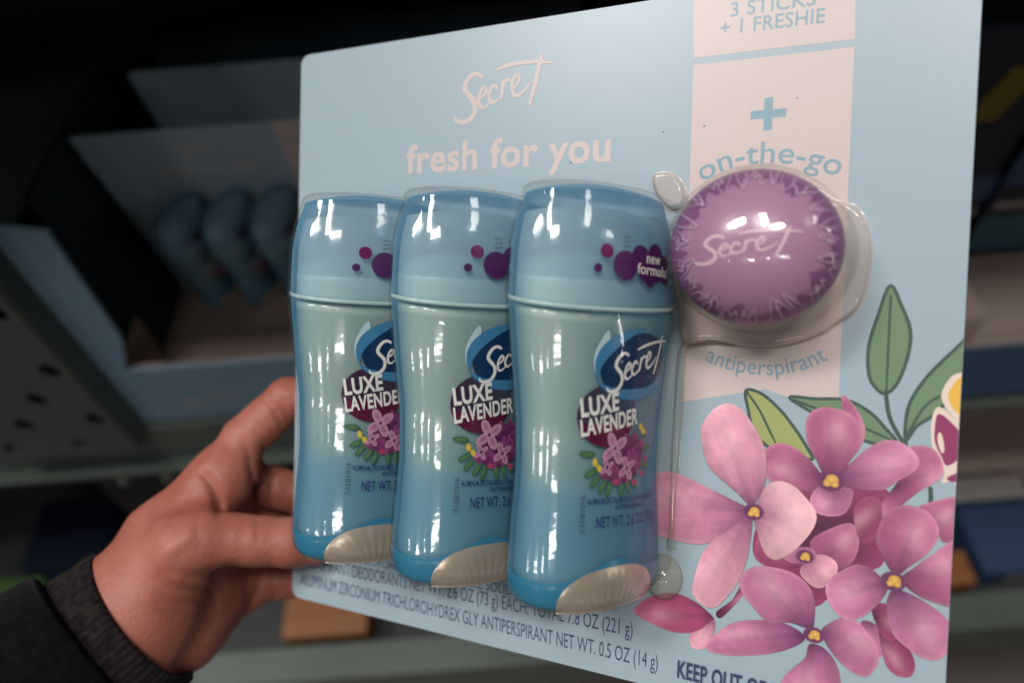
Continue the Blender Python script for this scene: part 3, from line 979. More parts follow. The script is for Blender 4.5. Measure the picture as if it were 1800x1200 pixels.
    for k, (bx, by, r, m) in enumerate(((-9.1, 107.8, 2.1, 'bubblemagenta'), (-11.9, 102.8, 1.3, 'bubble'), (-2.8, 104.0, 4.3, 'bubble'), (3.2, 106.6, 3.7, 'bubble'), (9.8, 107.8, 3.4, 'bubble'),
                                        (9.5, 103.4, 3.9, 'bubble'), (14.0, 104.6, 3.4, 'bubble'), (5.2, 103.2, 3.6, 'bubble'), (14.5, 101.8, 2.6, 'bubble'), (7.0, 100.2, 2.1, 'bubble'))):
        on_stick('bubble', filled([(bx + r * math.cos(a), by + r * math.sin(a)) for a in np.linspace(0, 2 * math.pi, 25)[:-1]], 1), m, 0.14 + 0.02 * k, bb)
    on_stick('bubble_lettering', text_line('new', (5.2, 105.2), (11.8, 104.9), 3.0, 0.02), 'white', 0.42, bb)
    on_stick('bubble_lettering', text_line('formula!', (1.4, 102.0), (16.0, 101.3), 2.9, 0.02), 'white', 0.42, bb)
    marks = []
    for dx, dy in ((0, 0), (1.4, 0.2), (0.1, 1.4), (1.5, 1.6), (0.2, 2.8), (1.6, 2.9)):
        marks.append(ribbon([(-3.6 + dx, 109.2 + dy), (-3.0 + dx, 109.7 + dy), (-2.6 + dx, 109.2 + dy), (-2.4 + dx, 109.6 + dy)], 0.22, 3))
    on_stick('ink_code', merge(marks), 'datecode', 0.14, bb)
    return st

THETA = 1.0708938681830682
TURN = [math.radians(a) for a in (-5.0, -2.0, 0.2)]
U1, PITCH, WC, VB = 61.345, 41.367, 27.6, 36.91
def stick_matrix(i, base=None):
    return (base or M_PACK) @ Matrix.Translation(Vector((U1 + PITCH * i, VB, WC)) * MM) @ Matrix.Rotation(THETA + TURN[i], 4, 'Y')

def copy_tree(o, parent=None, keep=None, M=None, label=None, group=None):
    c = o.copy()
    COL.objects.link(c)
    if parent is not None:
        c.parent = parent
    if M is not None:
        c.matrix_world = M
    if label:
        c['label'] = label
    if group:
        c['group'] = group
    for ch in list(o.children):
        if keep is None or ch.name.split('.')[0] in keep:
            copy_tree(ch, c, None)
    return c

GS = 'deodorant sticks in the held pack'
stick0 = make_stick(stick_matrix(2), 'aqua deodorant stick beside the purple ball, its whole front showing', GS)
copy_tree(stick0, M=stick_matrix(1), label='aqua deodorant stick standing between two others in the held pack')
copy_tree(stick0, M=stick_matrix(0), label='aqua deodorant stick nearest the hand, farthest from the purple ball')

# ---------------------------------------------------------------- blister shells of the held pack
def stick_blister(i, wall_l, wall_r):
    OFF = 0.9
    vs = list(np.linspace(VLO - 1.0, VHI - 3, 40)) + [VHI + d for d in (-1.5, 0, 1.3, 2.4, 3.3, 4.1, 4.6)]
    V, F = [], []
    t = np.linspace(0, 2 * math.pi, 721)
    NP = 64
    for v in vs:
        a, b = prof(min(max(v, VLO), VHI))
        k = 1.0
        k = float(np.interp(v - VHI, [0, 1.3, 2.4, 3.3, 4.1, 4.6], [1.0, 0.985, 0.93, 0.80, 0.55, 0.25]))
        if v < VLO + 0.5:
            k = 0.965
        x, z = sup(t, (a + OFF) * k, (b + OFF) * k)
        dip = 2.2 * float(np.interp(v, [95, 125], [1.0, 0.25])) * z / 16.0
        ct, sn = math.cos(THETA + TURN[i]), math.sin(THETA + TURN[i])
        u = x * ct + z * sn
        w = -x * sn + z * ct + WC
        il, ir = int(np.argmin(u)), int(np.argmax(u))
        # walk from leftmost to rightmost over the outer side
        def walk(st):
            idx = [il]
            j = il
            while j % 720 != ir % 720:
                j += st
                idx.append(j % 720)
            return idx
        w1 = walk(1); w2 = walk(-1)
        idx = w1 if w[w1].mean() > w[w2].mean() else w2
        pu, pw, pd = u[idx], w[idx], dip[idx]
        pd = np.concatenate([[pd[0]], pd, [pd[-1]]])
        pu = np.concatenate([[pu[0] - 0.25 if wall_l < 5 else pu[0]], pu, [pu[-1] + (0.9 if wall_r < 5 else 0)]])
        pw = np.concatenate([[min(wall_l, pw[0])], pw, [min(wall_r, pw[-1])]])
        S = np.concatenate([[0], np.cumsum(np.hypot(np.diff(pu), np.diff(pw)))])
        q = np.linspace(0, S[-1], NP)
        arch = 0.0
        V.append(np.column_stack([np.interp(q, S, pu) + U1 + PITCH * i, v + VB - np.interp(q, S, pd), np.interp(q, S, pw)]))
    n = len(vs)
    for r in range(n - 1):
        for k in range(NP - 1):
            F.append((r * NP + k, r * NP + k + 1, (r + 1) * NP + k + 1, (r + 1) * NP + k))
    F.append(tuple(range((n - 1) * NP, n * NP)))
    F.append(tuple(range(NP))[::-1])
    return mk('stick_blister', np.vstack(V), F, 'blister', pack)
stick_blister(0, 0.6, 14.0)
stick_blister(1, 14.0, 14.0)
stick_blister(2, 14.0, 0.6)

def plateau(pts, h, mat, name, bev=1.6, n=5):
    P = catmull(pts, n, True)
    if area2(P) < 0:
        P = P[::-1]
    d = np.roll(P, -1, 0) - np.roll(P, 1, 0)
    L = np.hypot(d[:, 0], d[:, 1])[:, None] + 1e-9
    N = np.column_stack([d[:, 1], -d[:, 0]]) / L
    k = len(P)
    V, F = [], []
    prof_ = [(-0.8, 0.06), (0.0, 0.10), (0.12, h * 0.55), (0.3, h * 0.85), (bev * 0.45, h * 0.97), (bev, h)]
    for ins, z in prof_:
        V.append(np.column_stack([P - N * ins, np.full(k, z)]))
    V = np.vstack(V)
    for r in range(len(prof_) - 1):
        for i in range(k):
            j = (i + 1) % k
            F.append((r * k + i, r * k + j, (r + 1) * k + j, (r + 1) * k + i))
    F.append(tuple(range((len(prof_) - 1) * k, len(prof_) * k)))
    return mk(name, V, F, mat, pack)

# ---------------------------------------------------------------- purple ball, its blister, and the low moulded base round it
BU, BV, BW = 0, 0, 24.0
def pack_point(x, y, w):
    d = np.array([(x - 900) / FOC, (y - 600) / FOC, 1.0])
    n = R_PACK[:, 2]
    c = T_PACK + n * w
    P = d * (n @ c) / (n @ d)
    return R_PACK.T @ (P - T_PACK)
bc = pack_point(1327, 436, BW)
RX, RY, RZ = 23.7, 22.2, 17.8
M_BALL = M_PACK @ Matrix.Translation(Vector(bc) * MM) @ Matrix.Rotation(math.radians(7), 4, 'Y')
def ellipsoid(rx, ry, rz, lat0=-90, lat1=90, nl=30, nn=72, p=1.0):
    V, F = [], []
    for i in range(nl + 1):
        la = math.radians(lat0 + (lat1 - lat0) * i / nl)
        cr, sz = math.cos(la), math.sin(la)
        cr = max(cr, 1e-4) ** p
        for j in range(nn):
            lo = 2 * math.pi * j / nn
            V.append((rx * cr * math.cos(lo), ry * cr * math.sin(lo), rz * sz))
    for i in range(nl):
        for j in range(nn):
            k = (j + 1) % nn
            F.append((i * nn + j, i * nn + k, (i + 1) * nn + k, (i + 1) * nn + j))
    return V, F
def on_ball(name, VF, mat, off, parent, cols=None):
    V, F, cols = refine(VF, 1.6, cols)
    x, y = V[:, 0], V[:, 1]
    rr = np.sqrt((x / RX) ** 2 + (y / RY) ** 2)
    k = np.clip(rr, 0, 0.985) / np.maximum(rr, 1e-6)
    x, y = x * k, y * k
    rr = np.minimum(rr, 0.985)
    z = RZ * np.sqrt(1 - rr ** 2)
    n = np.column_stack([x / RX ** 2, y / RY ** 2, z / RZ ** 2])
    n /= np.linalg.norm(n, axis=1)[:, None]
    P = np.column_stack([x, y, z]) + n * (off + V[:, 2] * 0.02)[:, None]
    return mk(name, P, F, mat, parent, smooth=False, cols=cols)
ball = thing('antiperspirant_ball', 'purple ball shaped antiperspirant with a petal ring, in its own round blister', 'antiperspirant', M_BALL)
mk('ball_lid', *ellipsoid(RX, RY, RZ, 0, 90, 18), 'violet', ball)
mk('ball_base', *ellipsoid(RX - 0.4, RY - 0.4, 15.0, -78, -0.5, 14), 'violetlow', ball)
rs = random.Random(11)
for k in range(21):
    a = 2 * math.pi * (k + rs.uniform(-0.4, 0.4)) / 21
    n = 9
    hw = rs.uniform(0.14, 0.27)
    r0 = rs.uniform(0.68, 0.84)
    inner = [(r0 + rs.uniform(-0.05, 0.05) + 0.16 * abs(2 * i / (n - 1) - 1) ** 1.5, -hw + 2 * hw * i / (n - 1)) for i in range(n)]
    outer = [(rs.uniform(0.97, 1.02), hw - 2 * hw * i / 5) for i in range(6)]
    on_ball('petal_print', filled([(RX * r * math.cos(a + d), RY * r * math.sin(a + d)) for r, d in inner + outer], 4), 'deeppetal', 0.05 + 0.004 * k, ball)
for k in range(34):
    a = 2 * math.pi * (k + rs.uniform(-0.6, 0.6)) / 34
    r0, r1, hw = rs.uniform(0.66, 0.84), rs.uniform(0.88, 0.97), rs.uniform(0.04, 0.09)
    tw = rs.uniform(-0.12, 0.12)
    q = [(RX * r * math.cos(a + d), RY * r * math.sin(a + d)) for r, d in ((r1, hw * 0.9), (r1 - 0.10, hw + tw * 0.5), (r0 + 0.06, hw * 0.55 + tw), (r0, tw), (r0 + 0.06, -hw * 0.55 + tw), (r1 - 0.10, -hw + tw * 0.5), (r1, -hw * 0.9))]
    on_ball('petal_line', ribbon(q, rs.uniform(0.25, 0.42), 5, (0.4, 0.4)), 'lilacline', 0.34 + 0.006 * k, ball)
parts = []
for i, (pts, w, tp) in enumerate(wordmark()):
    V, F = ribbon([(-15.6 + x * 27.5, -5.6 + y * 15.5 - x * 1.0) for x, y in pts], w * 26, 6, tp)
    V[:, 2] += i
    parts.append((V, F))
on_ball('raised_lettering', merge(parts), 'embossed', 0.10, ball)

def ball_blister():
    V, F = [], []
    nn = 90
    rows = []
    lat = list(np.linspace(88, 0, 22))
    for la in lat:
        r = math.radians(la)
        rows.append((math.cos(r) + 1e-4, bc[2] + (RZ + 1.3) * math.sin(r), 1.0))
    for z, g in ((bc[2] - 5, 0.4), (bc[2] - 10, 0.9), (8, 1.2), (4.3, 1.5), (4.05, 1.8)):
        rows.append((1.0, z, g))
    for c, z, g in rows:
        for j in range(nn):
            lo = 2 * math.pi * j / nn
            ex = g if c == 1.0 and z < bc[2] - 1 else 0.0
            V.append((bc[0] + ((RX + 1.5) * c + ex) * math.cos(lo), bc[1] + ((RY + 1.5) * c + ex) * math.sin(lo), z))
    for i in range(len(rows) - 1):
        for j in range(nn):
            k = (j + 1) % nn
            F.append((i * nn + j, (i + 1) * nn + j, (i + 1) * nn + k, i * nn + k))
    F.append(tuple(range(nn)))
    return mk('ball_blister', V, F, 'blister', pack)
ball_blister()
plateau(cps([(1205, 600), (1195, 540), (1185, 480), (1190, 420), (1205, 380), (1230, 345), (1290, 318), (1350, 312), (1405, 322), (1440, 338), (1468, 355), (1499, 363), (1519, 388), (1529, 432), (1527, 480), (1516, 525), (1499, 549), (1472, 566), (1448, 583), (1402, 601), (1345, 609), (1290, 604), (1250, 598)]), 4.0, 'blister_low', 'blister_base')
plateau(cps([(1150, 314), (1166, 306), (1184, 309), (1198, 322), (1206, 345), (1200, 362), (1180, 366), (1160, 345)]), 3.6, 'blister_low', 'blister_tab', 1.2)
def tube(path, r, mat, name, parent, zc=1.2, sq=1.0):
    P = catmull(path, 8)
    d = np.gradient(P, axis=0)
    d /= np.hypot(d[:, 0], d[:, 1])[:, None]
    V, F = [], []
    m = 12
    for p, t in zip(P, d):
        for j in range(m):
            a = 2 * math.pi * j / m
            V.append((p[0] - t[1] * r * math.cos(a), p[1] + t[0] * r * math.cos(a), zc + sq * r * math.sin(a)))
    for i in range(len(P) - 1):
        for j in range(m):
            k = (j + 1) % m
            F.append((i * m + j, i * m + k, (i + 1) * m + k, (i + 1) * m + j))
    F.append(tuple(range(m))[::-1])
    F.append(tuple(range((len(P) - 1) * m, len(P) * m)))
    return mk(name, V, F, mat, parent)
def channel(path, hw, h, mat, name):
    """open moulded channel: rounded ridge with a small flange each side"""
    P = catmull(path, 8)
    d = np.gradient(P, axis=0)
    d /= np.hypot(d[:, 0], d[:, 1])[:, None]
    sec = [(-hw - 0.7, 0.10), (-hw, 0.16), (-hw * 0.92, h * 0.55), (-hw * 0.7, h * 0.9), (-hw * 0.3, h), (hw * 0.3, h), (hw * 0.7, h * 0.9), (hw * 0.92, h * 0.55), (hw, 0.16), (hw + 0.7, 0.10)]
    V, F = [], []
    m = len(sec)
    for p, t in zip(P, d):
        for a, z in sec:
            V.append((p[0] - t[1] * a, p[1] + t[0] * a, z))
    for i in range(len(P) - 1):
        for j in range(m - 1):
            F.append((i * m + j, i * m + j + 1, (i + 1) * m + j + 1, (i + 1) * m + j))
    return mk(name, V, F, mat, pack)
channel(cps([(1292, 599), (1250, 598), (1218, 600), (1203, 612), (1197, 640), (1194, 700), (1189, 780), (1184, 870), (1180, 965)]), 1.05, 1.5, 'rib', 'blister_channel')
q = cp(1168, 1012)
V, F = ellipsoid(6.3, 7.6, 6.5, 0, 90, 10, 36)
mk('blister_bulb', [(x + q[0], y + q[1], z + 0.2) for x, y, z in V], F, 'bulb', pack)

# ---------------------------------------------------------------- hand (one continuous skin grown from a field), cuff and sleeve
def cpt(px, py, Z):
    return np.array([(px - 900) / FOC * Z, (py - 600) / FOC * Z, Z])
BONES = [  # (px, py, depth mm, radius) to (px, py, depth mm, radius), blend
    ((60, 1290, 285, 29), (240, 1078, 303, 27), 14),
    ((225, 1045, 305, 19.5), (289, 953, 312, 17.0), 12),
    ((289, 953, 312, 17.0), (391, 840, 322, 14.0), 10),
    ((391, 840, 322, 14.0), (430, 775, 327, 10.2), 8),
    ((428, 774, 328, 10.4), (506, 700, 331, 9.3), 4),
    ((506, 700, 331, 9.3), (600, 694, 334, 8.6), 3),
    ((600, 694, 334, 8.6), (680, 720, 328, 7.4), 2),
    ((300, 1075, 318, 20), (418, 840, 340, 12), 10),
    ((418, 840, 340, 11.5), (518, 866, 347, 9.6), 4),
    ((518, 866, 347, 9.6), (610, 880, 342, 8.6), 2),
    ((320, 1085, 324, 19), (432, 905, 352, 12), 10),
    ((432, 905, 352, 11), (520, 950, 358, 9.4), 4),
    ((520, 950, 358, 9.4), (610, 965, 346, 8.2), 2),
    ((318, 1105, 318, 19), (418, 1030, 345, 13), 9),
    ((418, 1030, 345, 12.5), (490, 1018, 352, 9.5), 5),
    ((490, 1018, 352, 9.2), (585, 1015, 345, 7.4), 2),
    ((262, 1040, 302, 21), (330, 955, 300, 15.5), 10),
    ((330, 955, 300, 15.0), (352, 945, 300, 12.3), 6),
    ((352, 945, 300, 12.3), (452, 950, 304, 10.2), 6),
    ((452, 950, 304, 10.2), (512, 953, 307, 10.1), 3),
    ((512, 953, 307, 10.0), (556, 957, 309.5, 8.2), 3),
    ((350, 905, 312, 11), (415, 815, 327, 9), 9),
]
HV = 1.0
def grow_hand():
    segs = [(cpt(*a[:3]), cpt(*b[:3]), a[3], b[3], k) for a, b, k in BONES]
    allp = np.array([s[0] for s in segs] + [s[1] for s in segs])
    lo = allp.min(0) - 34
    hi = allp.max(0) + 34
    n = np.ceil((hi - lo) / HV).astype(int)
    X, Y, Z = np.meshgrid(*[lo[i] + np.arange(n[i]) * HV for i in range(3)], indexing='ij')
    P = np.stack([X, Y, Z], -1).astype(np.float32)
    D = None
    for a, b, ra, rb, k in segs:
        ab = (b - a).astype(np.float32)
        t = np.clip(((P - a.astype(np.float32)) @ ab) / float(ab @ ab), 0, 1)
        q = P - a.astype(np.float32) - t[..., None] * ab
        d = np.sqrt((q * q).sum(-1)) - (ra + (rb - ra) * t)
        if D is None:
            D = d
        else:
            h = np.clip(0.5 + 0.5 * (D - d) / k, 0, 1)
            D = D * (1 - h) + d * h - k * h * (1 - h) * 0.5
    # skin folds: shallow grooves along creases
    def groove(pts, depth, sig):
        nonlocal D
        C = catmull(np.array([cpt(*p) for p in pts]), 8)
        for c0 in (C,):
            m = np.full(D.shape, 1e9, np.float32)
            bl = C.min(0) - (8, 8, 16); bh = C.max(0) + (8, 8, 16)
            i0 = np.maximum(((bl - lo) / HV).astype(int), 0); i1 = np.minimum(((bh - lo) / HV).astype(int) + 1, n)
            sl = tuple(slice(a, b) for a, b in zip(i0, i1))
            sub = P[sl]
            g = np.zeros(sub.shape[:-1], np.float32)
            for q, c in enumerate(C):
                wq = math.sin(math.pi * (q + 0.5) / len(C)) ** 0.8
                mm = ((sub[..., :2] * (c[2] / sub[..., 2:3]) - c[:2].astype(np.float32)) ** 2).sum(-1)
                g = np.maximum(g, wq * np.exp(-mm / (sig * sig)))
            D[sl] += depth * g
    for pts, dp, sg in (
        # folds under the thumb's base
        ([(418, 990, 296), (384, 1006, 293), (340, 1012, 291), (300, 1000, 290)], 1.5, 1.9),
        ([(412, 1012, 298), (374, 1030, 296), (326, 1036, 294), (288, 1022, 293)], 1.3, 1.8),
        ([(402, 1036, 300), (360, 1055, 298), (312, 1058, 297), (278, 1042, 296)], 1.2, 1.9),
        ([(386, 1062, 303), (344, 1079, 301), (300, 1076, 300), (270, 1060, 298)], 0.9, 2.0),
        # hollow and ridge where the thumb joins the back of the hand
        ([(262, 935, 297), (305, 905, 301), (350, 886, 305)], 1.0, 4.0),
        ([(250, 1015, 292), (300, 965, 288), (345, 932, 287)], -1.0, 3.2),
        ([(300, 880, 305), (350, 828, 312), (395, 785, 317)], -0.7, 3.0),
        # web between thumb and index
        ([(384, 910, 305), (384, 880, 310), (372, 850, 315), (352, 826, 319)], 2.4, 2.2),
        ([(436, 800, 325), (444, 850, 329), (440, 910, 333)], 1.6, 1.5),
        ([(462, 775, 322), (474, 825, 332), (478, 890, 340)], 2.0, 1.5),
        # joints
        ([(448, 900, 294), (453, 930, 293), (451, 962, 293)], 0.8, 0.9),
        ([(458, 900, 294), (463, 932, 293), (461, 962, 293)], 0.7, 0.9),
        ([(470, 904, 294), (473, 932, 293), (471, 960, 293)], 0.5, 0.9),
        ([(352, 900, 300), (346, 930, 289), (352, 965, 288)], 0.5, 1.4),
        ([(498, 752, 325), (486, 728, 322), (472, 700, 322)], 1.1, 1.2),
        ([(508, 742, 325), (497, 715, 322), (486, 688, 322)], 0.8, 1.2),
        ([(440, 800, 320), (425, 770, 318), (405, 752, 318)], 0.6, 1.6),
        ([(400, 1120, 318), (440, 1060, 325), (462, 1008, 330)], 1.5, 1.8),
        ([(440, 1110, 318), (474, 1060, 330), (490, 1030, 336)], 1.0, 1.6)):
        groove(pts, dp, sg)
    # surface net
    S = D < 0
    nx, ny, nz = S.shape
    cs = sum(S[i:nx - 1 + i, j:ny - 1 + j, k:nz - 1 + k].astype(np.int8) for i in (0, 1) for j in (0, 1) for k in (0, 1))
    act = (cs > 0) & (cs < 8)
    idx = np.argwhere(act)
    vid = -np.ones(act.shape, int)
    vid[tuple(idx.T)] = np.arange(len(idx))
    acc = np.zeros((len(idx), 3)); cnt = np.zeros(len(idx))
    corners = [(i, j, k) for i in (0, 1) for j in (0, 1) for k in (0, 1)]
    for a in corners:
        for ax in range(3):
            if a[ax] == 0:
                b = list(a); b[ax] = 1
                da = D[tuple((idx + a).T)]; db = D[tuple((idx + b).T)]
                m = (da < 0) != (db < 0)
                t = np.where(m, da / np.where(m, da - db, 1), 0)
                p = idx + np.array(a) + 0.0
                p[:, ax] += t
                acc[m] += p[m]; cnt[m] += 1
    V = lo + acc / cnt[:, None] * HV
    F = []
    for ax in range(3):
        o1, o2 = [(1, 2), (2, 0), (0, 1)][ax]
        sa = [slice(1, -1)] * 3; sb = [slice(1, -1)] * 3
        A = S[:-1] if ax == 0 else S[:, :-1] if ax == 1 else S[:, :, :-1]
        B = S[1:] if ax == 0 else S[:, 1:] if ax == 1 else S[:, :, 1:]
        e = np.argwhere(A != B)
        ok = (e[:, o1] > 0) & (e[:, o2] > 0) & (e[:, o1] < act.shape[o1]) & (e[:, o2] < act.shape[o2])
        e = e[ok]
        s = A[tuple(e.T)]
        q = []
        for d1, d2 in ((-1, -1), (0, -1), (0, 0), (-1, 0)):
            c = e.copy(); c[:, o1] += d1; c[:, o2] += d2
            q.append(vid[tuple(c.T)])
        q = np.column_stack(q)
        q[~s] = q[~s][:, ::-1]
        F.append(q)
    F = np.vstack(F)
    return V, F

def skin_material():
    m, nt, b, out = newmat('skin')
    tc = nt.nodes.new('ShaderNodeTexCoord')
    n1 = nt.nodes.new('ShaderNodeTexNoise'); n1.inputs['Scale'].default_value = 38; n1.inputs['Detail'].default_value = 4
    nt.links.new(tc.outputs['Object'], n1.inputs['Vector'])
    cr = nt.nodes.new('ShaderNodeValToRGB')
    cr.color_ramp.elements[0].position = 0.32
    cr.color_ramp.elements[0].color = (0.30, 0.086, 0.060, 1)
    cr.color_ramp.elements[1].position = 0.70
    cr.color_ramp.elements[1].color = (0.385, 0.14, 0.100, 1)
    nt.links.new(n1.outputs['Fac'], cr.inputs['Fac'])
    nt.links.new(cr.outputs['Color'], b.inputs['Base Color'])
    b.inputs['Roughness'].default_value = 0.5
    b.inputs['Specular IOR Level'].default_value = 0.35
    b.inputs['Subsurface Weight'].default_value = 0.25
    b.inputs['Subsurface Radius'].default_value = (1.0, 0.35, 0.2)
    b.inputs['Subsurface Scale'].default_value = 0.004
    v = nt.nodes.new('ShaderNodeTexVoronoi'); v.inputs['Scale'].default_value = 900
    n2 = nt.nodes.new('ShaderNodeTexNoise'); n2.inputs['Scale'].default_value = 260; n2.inputs['Detail'].default_value = 5
    nt.links.new(tc.outputs['Object'], v.inputs['Vector'])
    nt.links.new(tc.outputs['Object'], n2.inputs['Vector'])
    ad = nt.nodes.new('ShaderNodeMath'); ad.operation = 'MULTIPLY_ADD'; ad.inputs[1].default_value = 0.4
    nt.links.new(v.outputs['Distance'], ad.inputs[0]); nt.links.new(n2.outputs['Fac'], ad.inputs[2])
    bp = nt.nodes.new('ShaderNodeBump'); bp.inputs['Strength'].default_value = 0.35; bp.inputs['Distance'].default_value = 0.0008
    nt.links.new(ad.outputs[0], bp.inputs['Height']); nt.links.new(bp.outputs['Normal'], b.inputs['Normal'])
    return m

def cam_local(V):
    V = np.asarray(V, float)
    return np.column_stack([V[:, 0], -V[:, 1], -V[:, 2]])
person = thing('person', "left hand in a charcoal cuff gripping the pack's left edge", 'person', M_CAM @ Matrix.Translation(Vector(cam_local([cpt(240, 1078, 303)])[0]) * MM))
P0 = cam_local([cpt(240, 1078, 303)])[0]
HVt, HFt = grow_hand()
hand = mk('hand', cam_local(HVt) - P0, HFt, skin_material(), person)
sm = hand.modifiers.new('soften', 'SMOOTH'); sm.factor = 0.5; sm.iterations = 1

def fabric(name, c1, c2, rib=0.0):
    m, nt, b, out = newmat(name)
    tc = nt.nodes.new('ShaderNodeTexCoord')
    n = nt.nodes.new('ShaderNodeTexNoise'); n.inputs['Scale'].default_value = 300; n.inputs['Detail'].default_value = 6
    nt.links.new(tc.outputs['Object'], n.inputs['Vector'])
    cr = nt.nodes.new('ShaderNodeValToRGB')
    cr.color_ramp.elements[0].color = (*c1, 1); cr.color_ramp.elements[1].color = (*c2, 1)
    cr.color_ramp.elements[0].position = 0.35; cr.color_ramp.elements[1].position = 0.65
    nt.links.new(n.outputs['Fac'], cr.inputs['Fac']); nt.links.new(cr.outputs['Color'], b.inputs['Base Color'])
    b.inputs['Roughness'].default_value = 0.95
    b.inputs['Specular IOR Level'].default_value = 0.1
    b.inputs['Sheen Weight'].default_value = 0.04
    bp = nt.nodes.new('ShaderNodeBump'); bp.inputs['Strength'].default_value = 0.6; bp.inputs['Distance'].default_value = 0.001
    nt.links.new(n.outputs['Fac'], bp.inputs['Height']); nt.links.new(bp.outputs['Normal'], b.inputs['Normal'])
    return m
MAT['cuff'] = fabric('charcoal knit', (0.008, 0.006, 0.006), (0.021, 0.016, 0.016))
MAT['jacket'] = fabric('black cloth', (0.002, 0.0018, 0.0018), (0.005, 0.0042, 0.0042))
def sleeve(name, mat, a, b, stations, rib=0, ribn=60, seed=1):
    """cloth tube round the arm axis a->b: stations (along 0..1, half-width, half-depth)"""
    A, B = cpt(*a), cpt(*b)
    ax = (B - A) / np.linalg.norm(B - A)
    zc = np.array([0, 0, 1.0])
    s1 = np.cross(ax, zc); s1 /= np.linalg.norm(s1)
    s2 = np.cross(ax, s1)
    rs = random.Random(seed)
    ph = [rs.uniform(0, 6.28) for _ in range(6)]
    V, F = [], []
    m = ribn * 4 if rib else 96
    for t, rw, rd in stations:
        c = A + (B - A) * t
        for j in range(m):
            q = 2 * math.pi * j / m
            k = 1 + (rib * math.cos(q * ribn) if rib else 0.02 * math.sin(3 * q + ph[0] + t * 7) + 0.015 * math.sin(5 * q + ph[1] - t * 11))
            V.append(c + s1 * rw * k * math.cos(q) + s2 * rd * k * math.sin(q) + ax * 1.2 * math.sin(2 * q + ph[2]))
    n = len(stations)
    for r in range(n - 1):
        for j in range(m):
            k = (j + 1) % m
            F.append((r * m + j, r * m + k, (r + 1) * m + k, (r + 1) * m + j))
    return mk(name, cam_local(V) - P0, F, mat, person)
sleeve('hoodie_cuff', 'cuff', (249, 1085, 303), (60, 1235, 288),
       [(0.10, 27.5, 24), (0.03, 29.5, 26), (0.0, 31.0, 28.0), (0.02, 32.6, 29.5), (0.10, 33.2, 30.2), (0.22, 33.0, 30.0), (0.36, 34.0, 31.0), (0.5, 33.0, 30.0), (0.7, 32, 30)], rib=0.012, ribn=70)
sleeve('jacket_sleeve', 'jacket', (170, 1150, 297), (-260, 1500, 250),
       [(0.06, 34, 31), (0.015, 36, 34), (0.0, 38, 36), (0.02, 40.5, 38), (0.08, 42, 39.5), (0.16, 43.5, 41), (0.25, 43, 42), (0.34, 46, 44), (0.5, 48, 46), (0.75, 52, 50), (1.0, 56, 54)])

# ---------------------------------------------------------------- shelving behind (world metres)
def box_mesh(x0, x1, y0, y1, z0, z1, bev=0.0015):
    """box with small chamfers, in millimetre plans"""
    import bmesh
    bm = bmesh.new()
    vs = [bm.verts.new((x, y, z)) for x in (x0, x1) for y in (y0, y1) for z in (z0, z1)]
    for f in ((0, 1, 3, 2), (4, 6, 7, 5), (0, 4, 5, 1), (2, 3, 7, 6), (0, 2, 6, 4), (1, 5, 7, 3)):
        bm.faces.new([vs[i] for i in f])
    if bev:
        bmesh.ops.bevel(bm, geom=bm.edges[:], offset=bev, segments=2, affect='EDGES', profile=0.5)
    bm.normal_update()
    V = [tuple(c / MM for c in v.co) for v in bm.verts]
    for i, v in enumerate(bm.verts):
        v.index = i
    F = [tuple(v.index for v in f.verts) for f in bm.faces]
    bm.free()
    return V, F
def part(name, mat, parent, x0, x1, y0, y1, z0, z1, bev=0.0015):
    """box given in world metres, stored relative to its thing"""
    o = parent.matrix_world.translation if parent else Vector()
    V, F = box_mesh(x0 - o.x, x1 - o.x, y0 - o.y, y1 - o.y, z0 - o.z, z1 - o.z, bev)
    return mk(name, V, F, mat, parent, smooth=False)
def at(x, y, z):
    return Matrix.Translation((x, y, z))
MAT['steel'] = plain('grey green painted steel', (0.060, 0.074, 0.066), 0.5, noise=0.35, nscale=14, bump=0.05)
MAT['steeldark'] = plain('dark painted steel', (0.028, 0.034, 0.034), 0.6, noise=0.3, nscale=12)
MAT['beam'] = plain('grey green shelf beam paint', (0.085, 0.105, 0.09), 0.45, noise=0.3, nscale=10, bump=0.05)
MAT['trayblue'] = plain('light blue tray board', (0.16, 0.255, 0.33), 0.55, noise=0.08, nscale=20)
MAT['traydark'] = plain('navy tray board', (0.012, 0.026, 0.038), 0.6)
MAT['traykraft'] = plain('pinkish board inside', (0.42, 0.325, 0.285), 0.75, noise=0.1, nscale=25)
MAT['deck'] = plain('dark shelf deck', (0.035, 0.038, 0.038), 0.7, noise=0.3, nscale=15)
MAT['floor'] = plain('polished concrete', (0.14, 0.115, 0.105), 0.4, noise=0.3, nscale=3)
MAT['orange'] = plain('orange carton', (0.24, 0.085, 0.022), 0.5, noise=0.15, nscale=30)
MAT['midblue'] = plain('blue pack', (0.02, 0.055, 0.13), 0.35)
MAT['darknavy'] = plain('dark navy pack', (0.006, 0.010, 0.022), 0.4)
MAT['bluegreen'] = plain('teal pack', (0.02, 0.09, 0.12), 0.35)
MAT['lightpack'] = plain('pale pack', (0.28, 0.25, 0.24), 0.5)
MAT['mustard'] = plain('yellow stripe', (0.15, 0.10, 0.012), 0.5)
MAT['greenpack'] = plain('green pack', (0.035, 0.08, 0.015), 0.5)
MAT['blackpack'] = plain('black carton', (0.006, 0.005, 0.005), 0.6)
MAT['traydeep'] = plain('deep blue tray board', (0.035, 0.085, 0.15), 0.5, noise=0.08, nscale=20)
MAT['bluetop'] = plain('blue lid', (0.03, 0.06, 0.125), 0.4, noise=0.3, nscale=60)
MAT['bolt'] = plain('zinc bolt', (0.35, 0.34, 0.32), 0.35, metal=0.8)

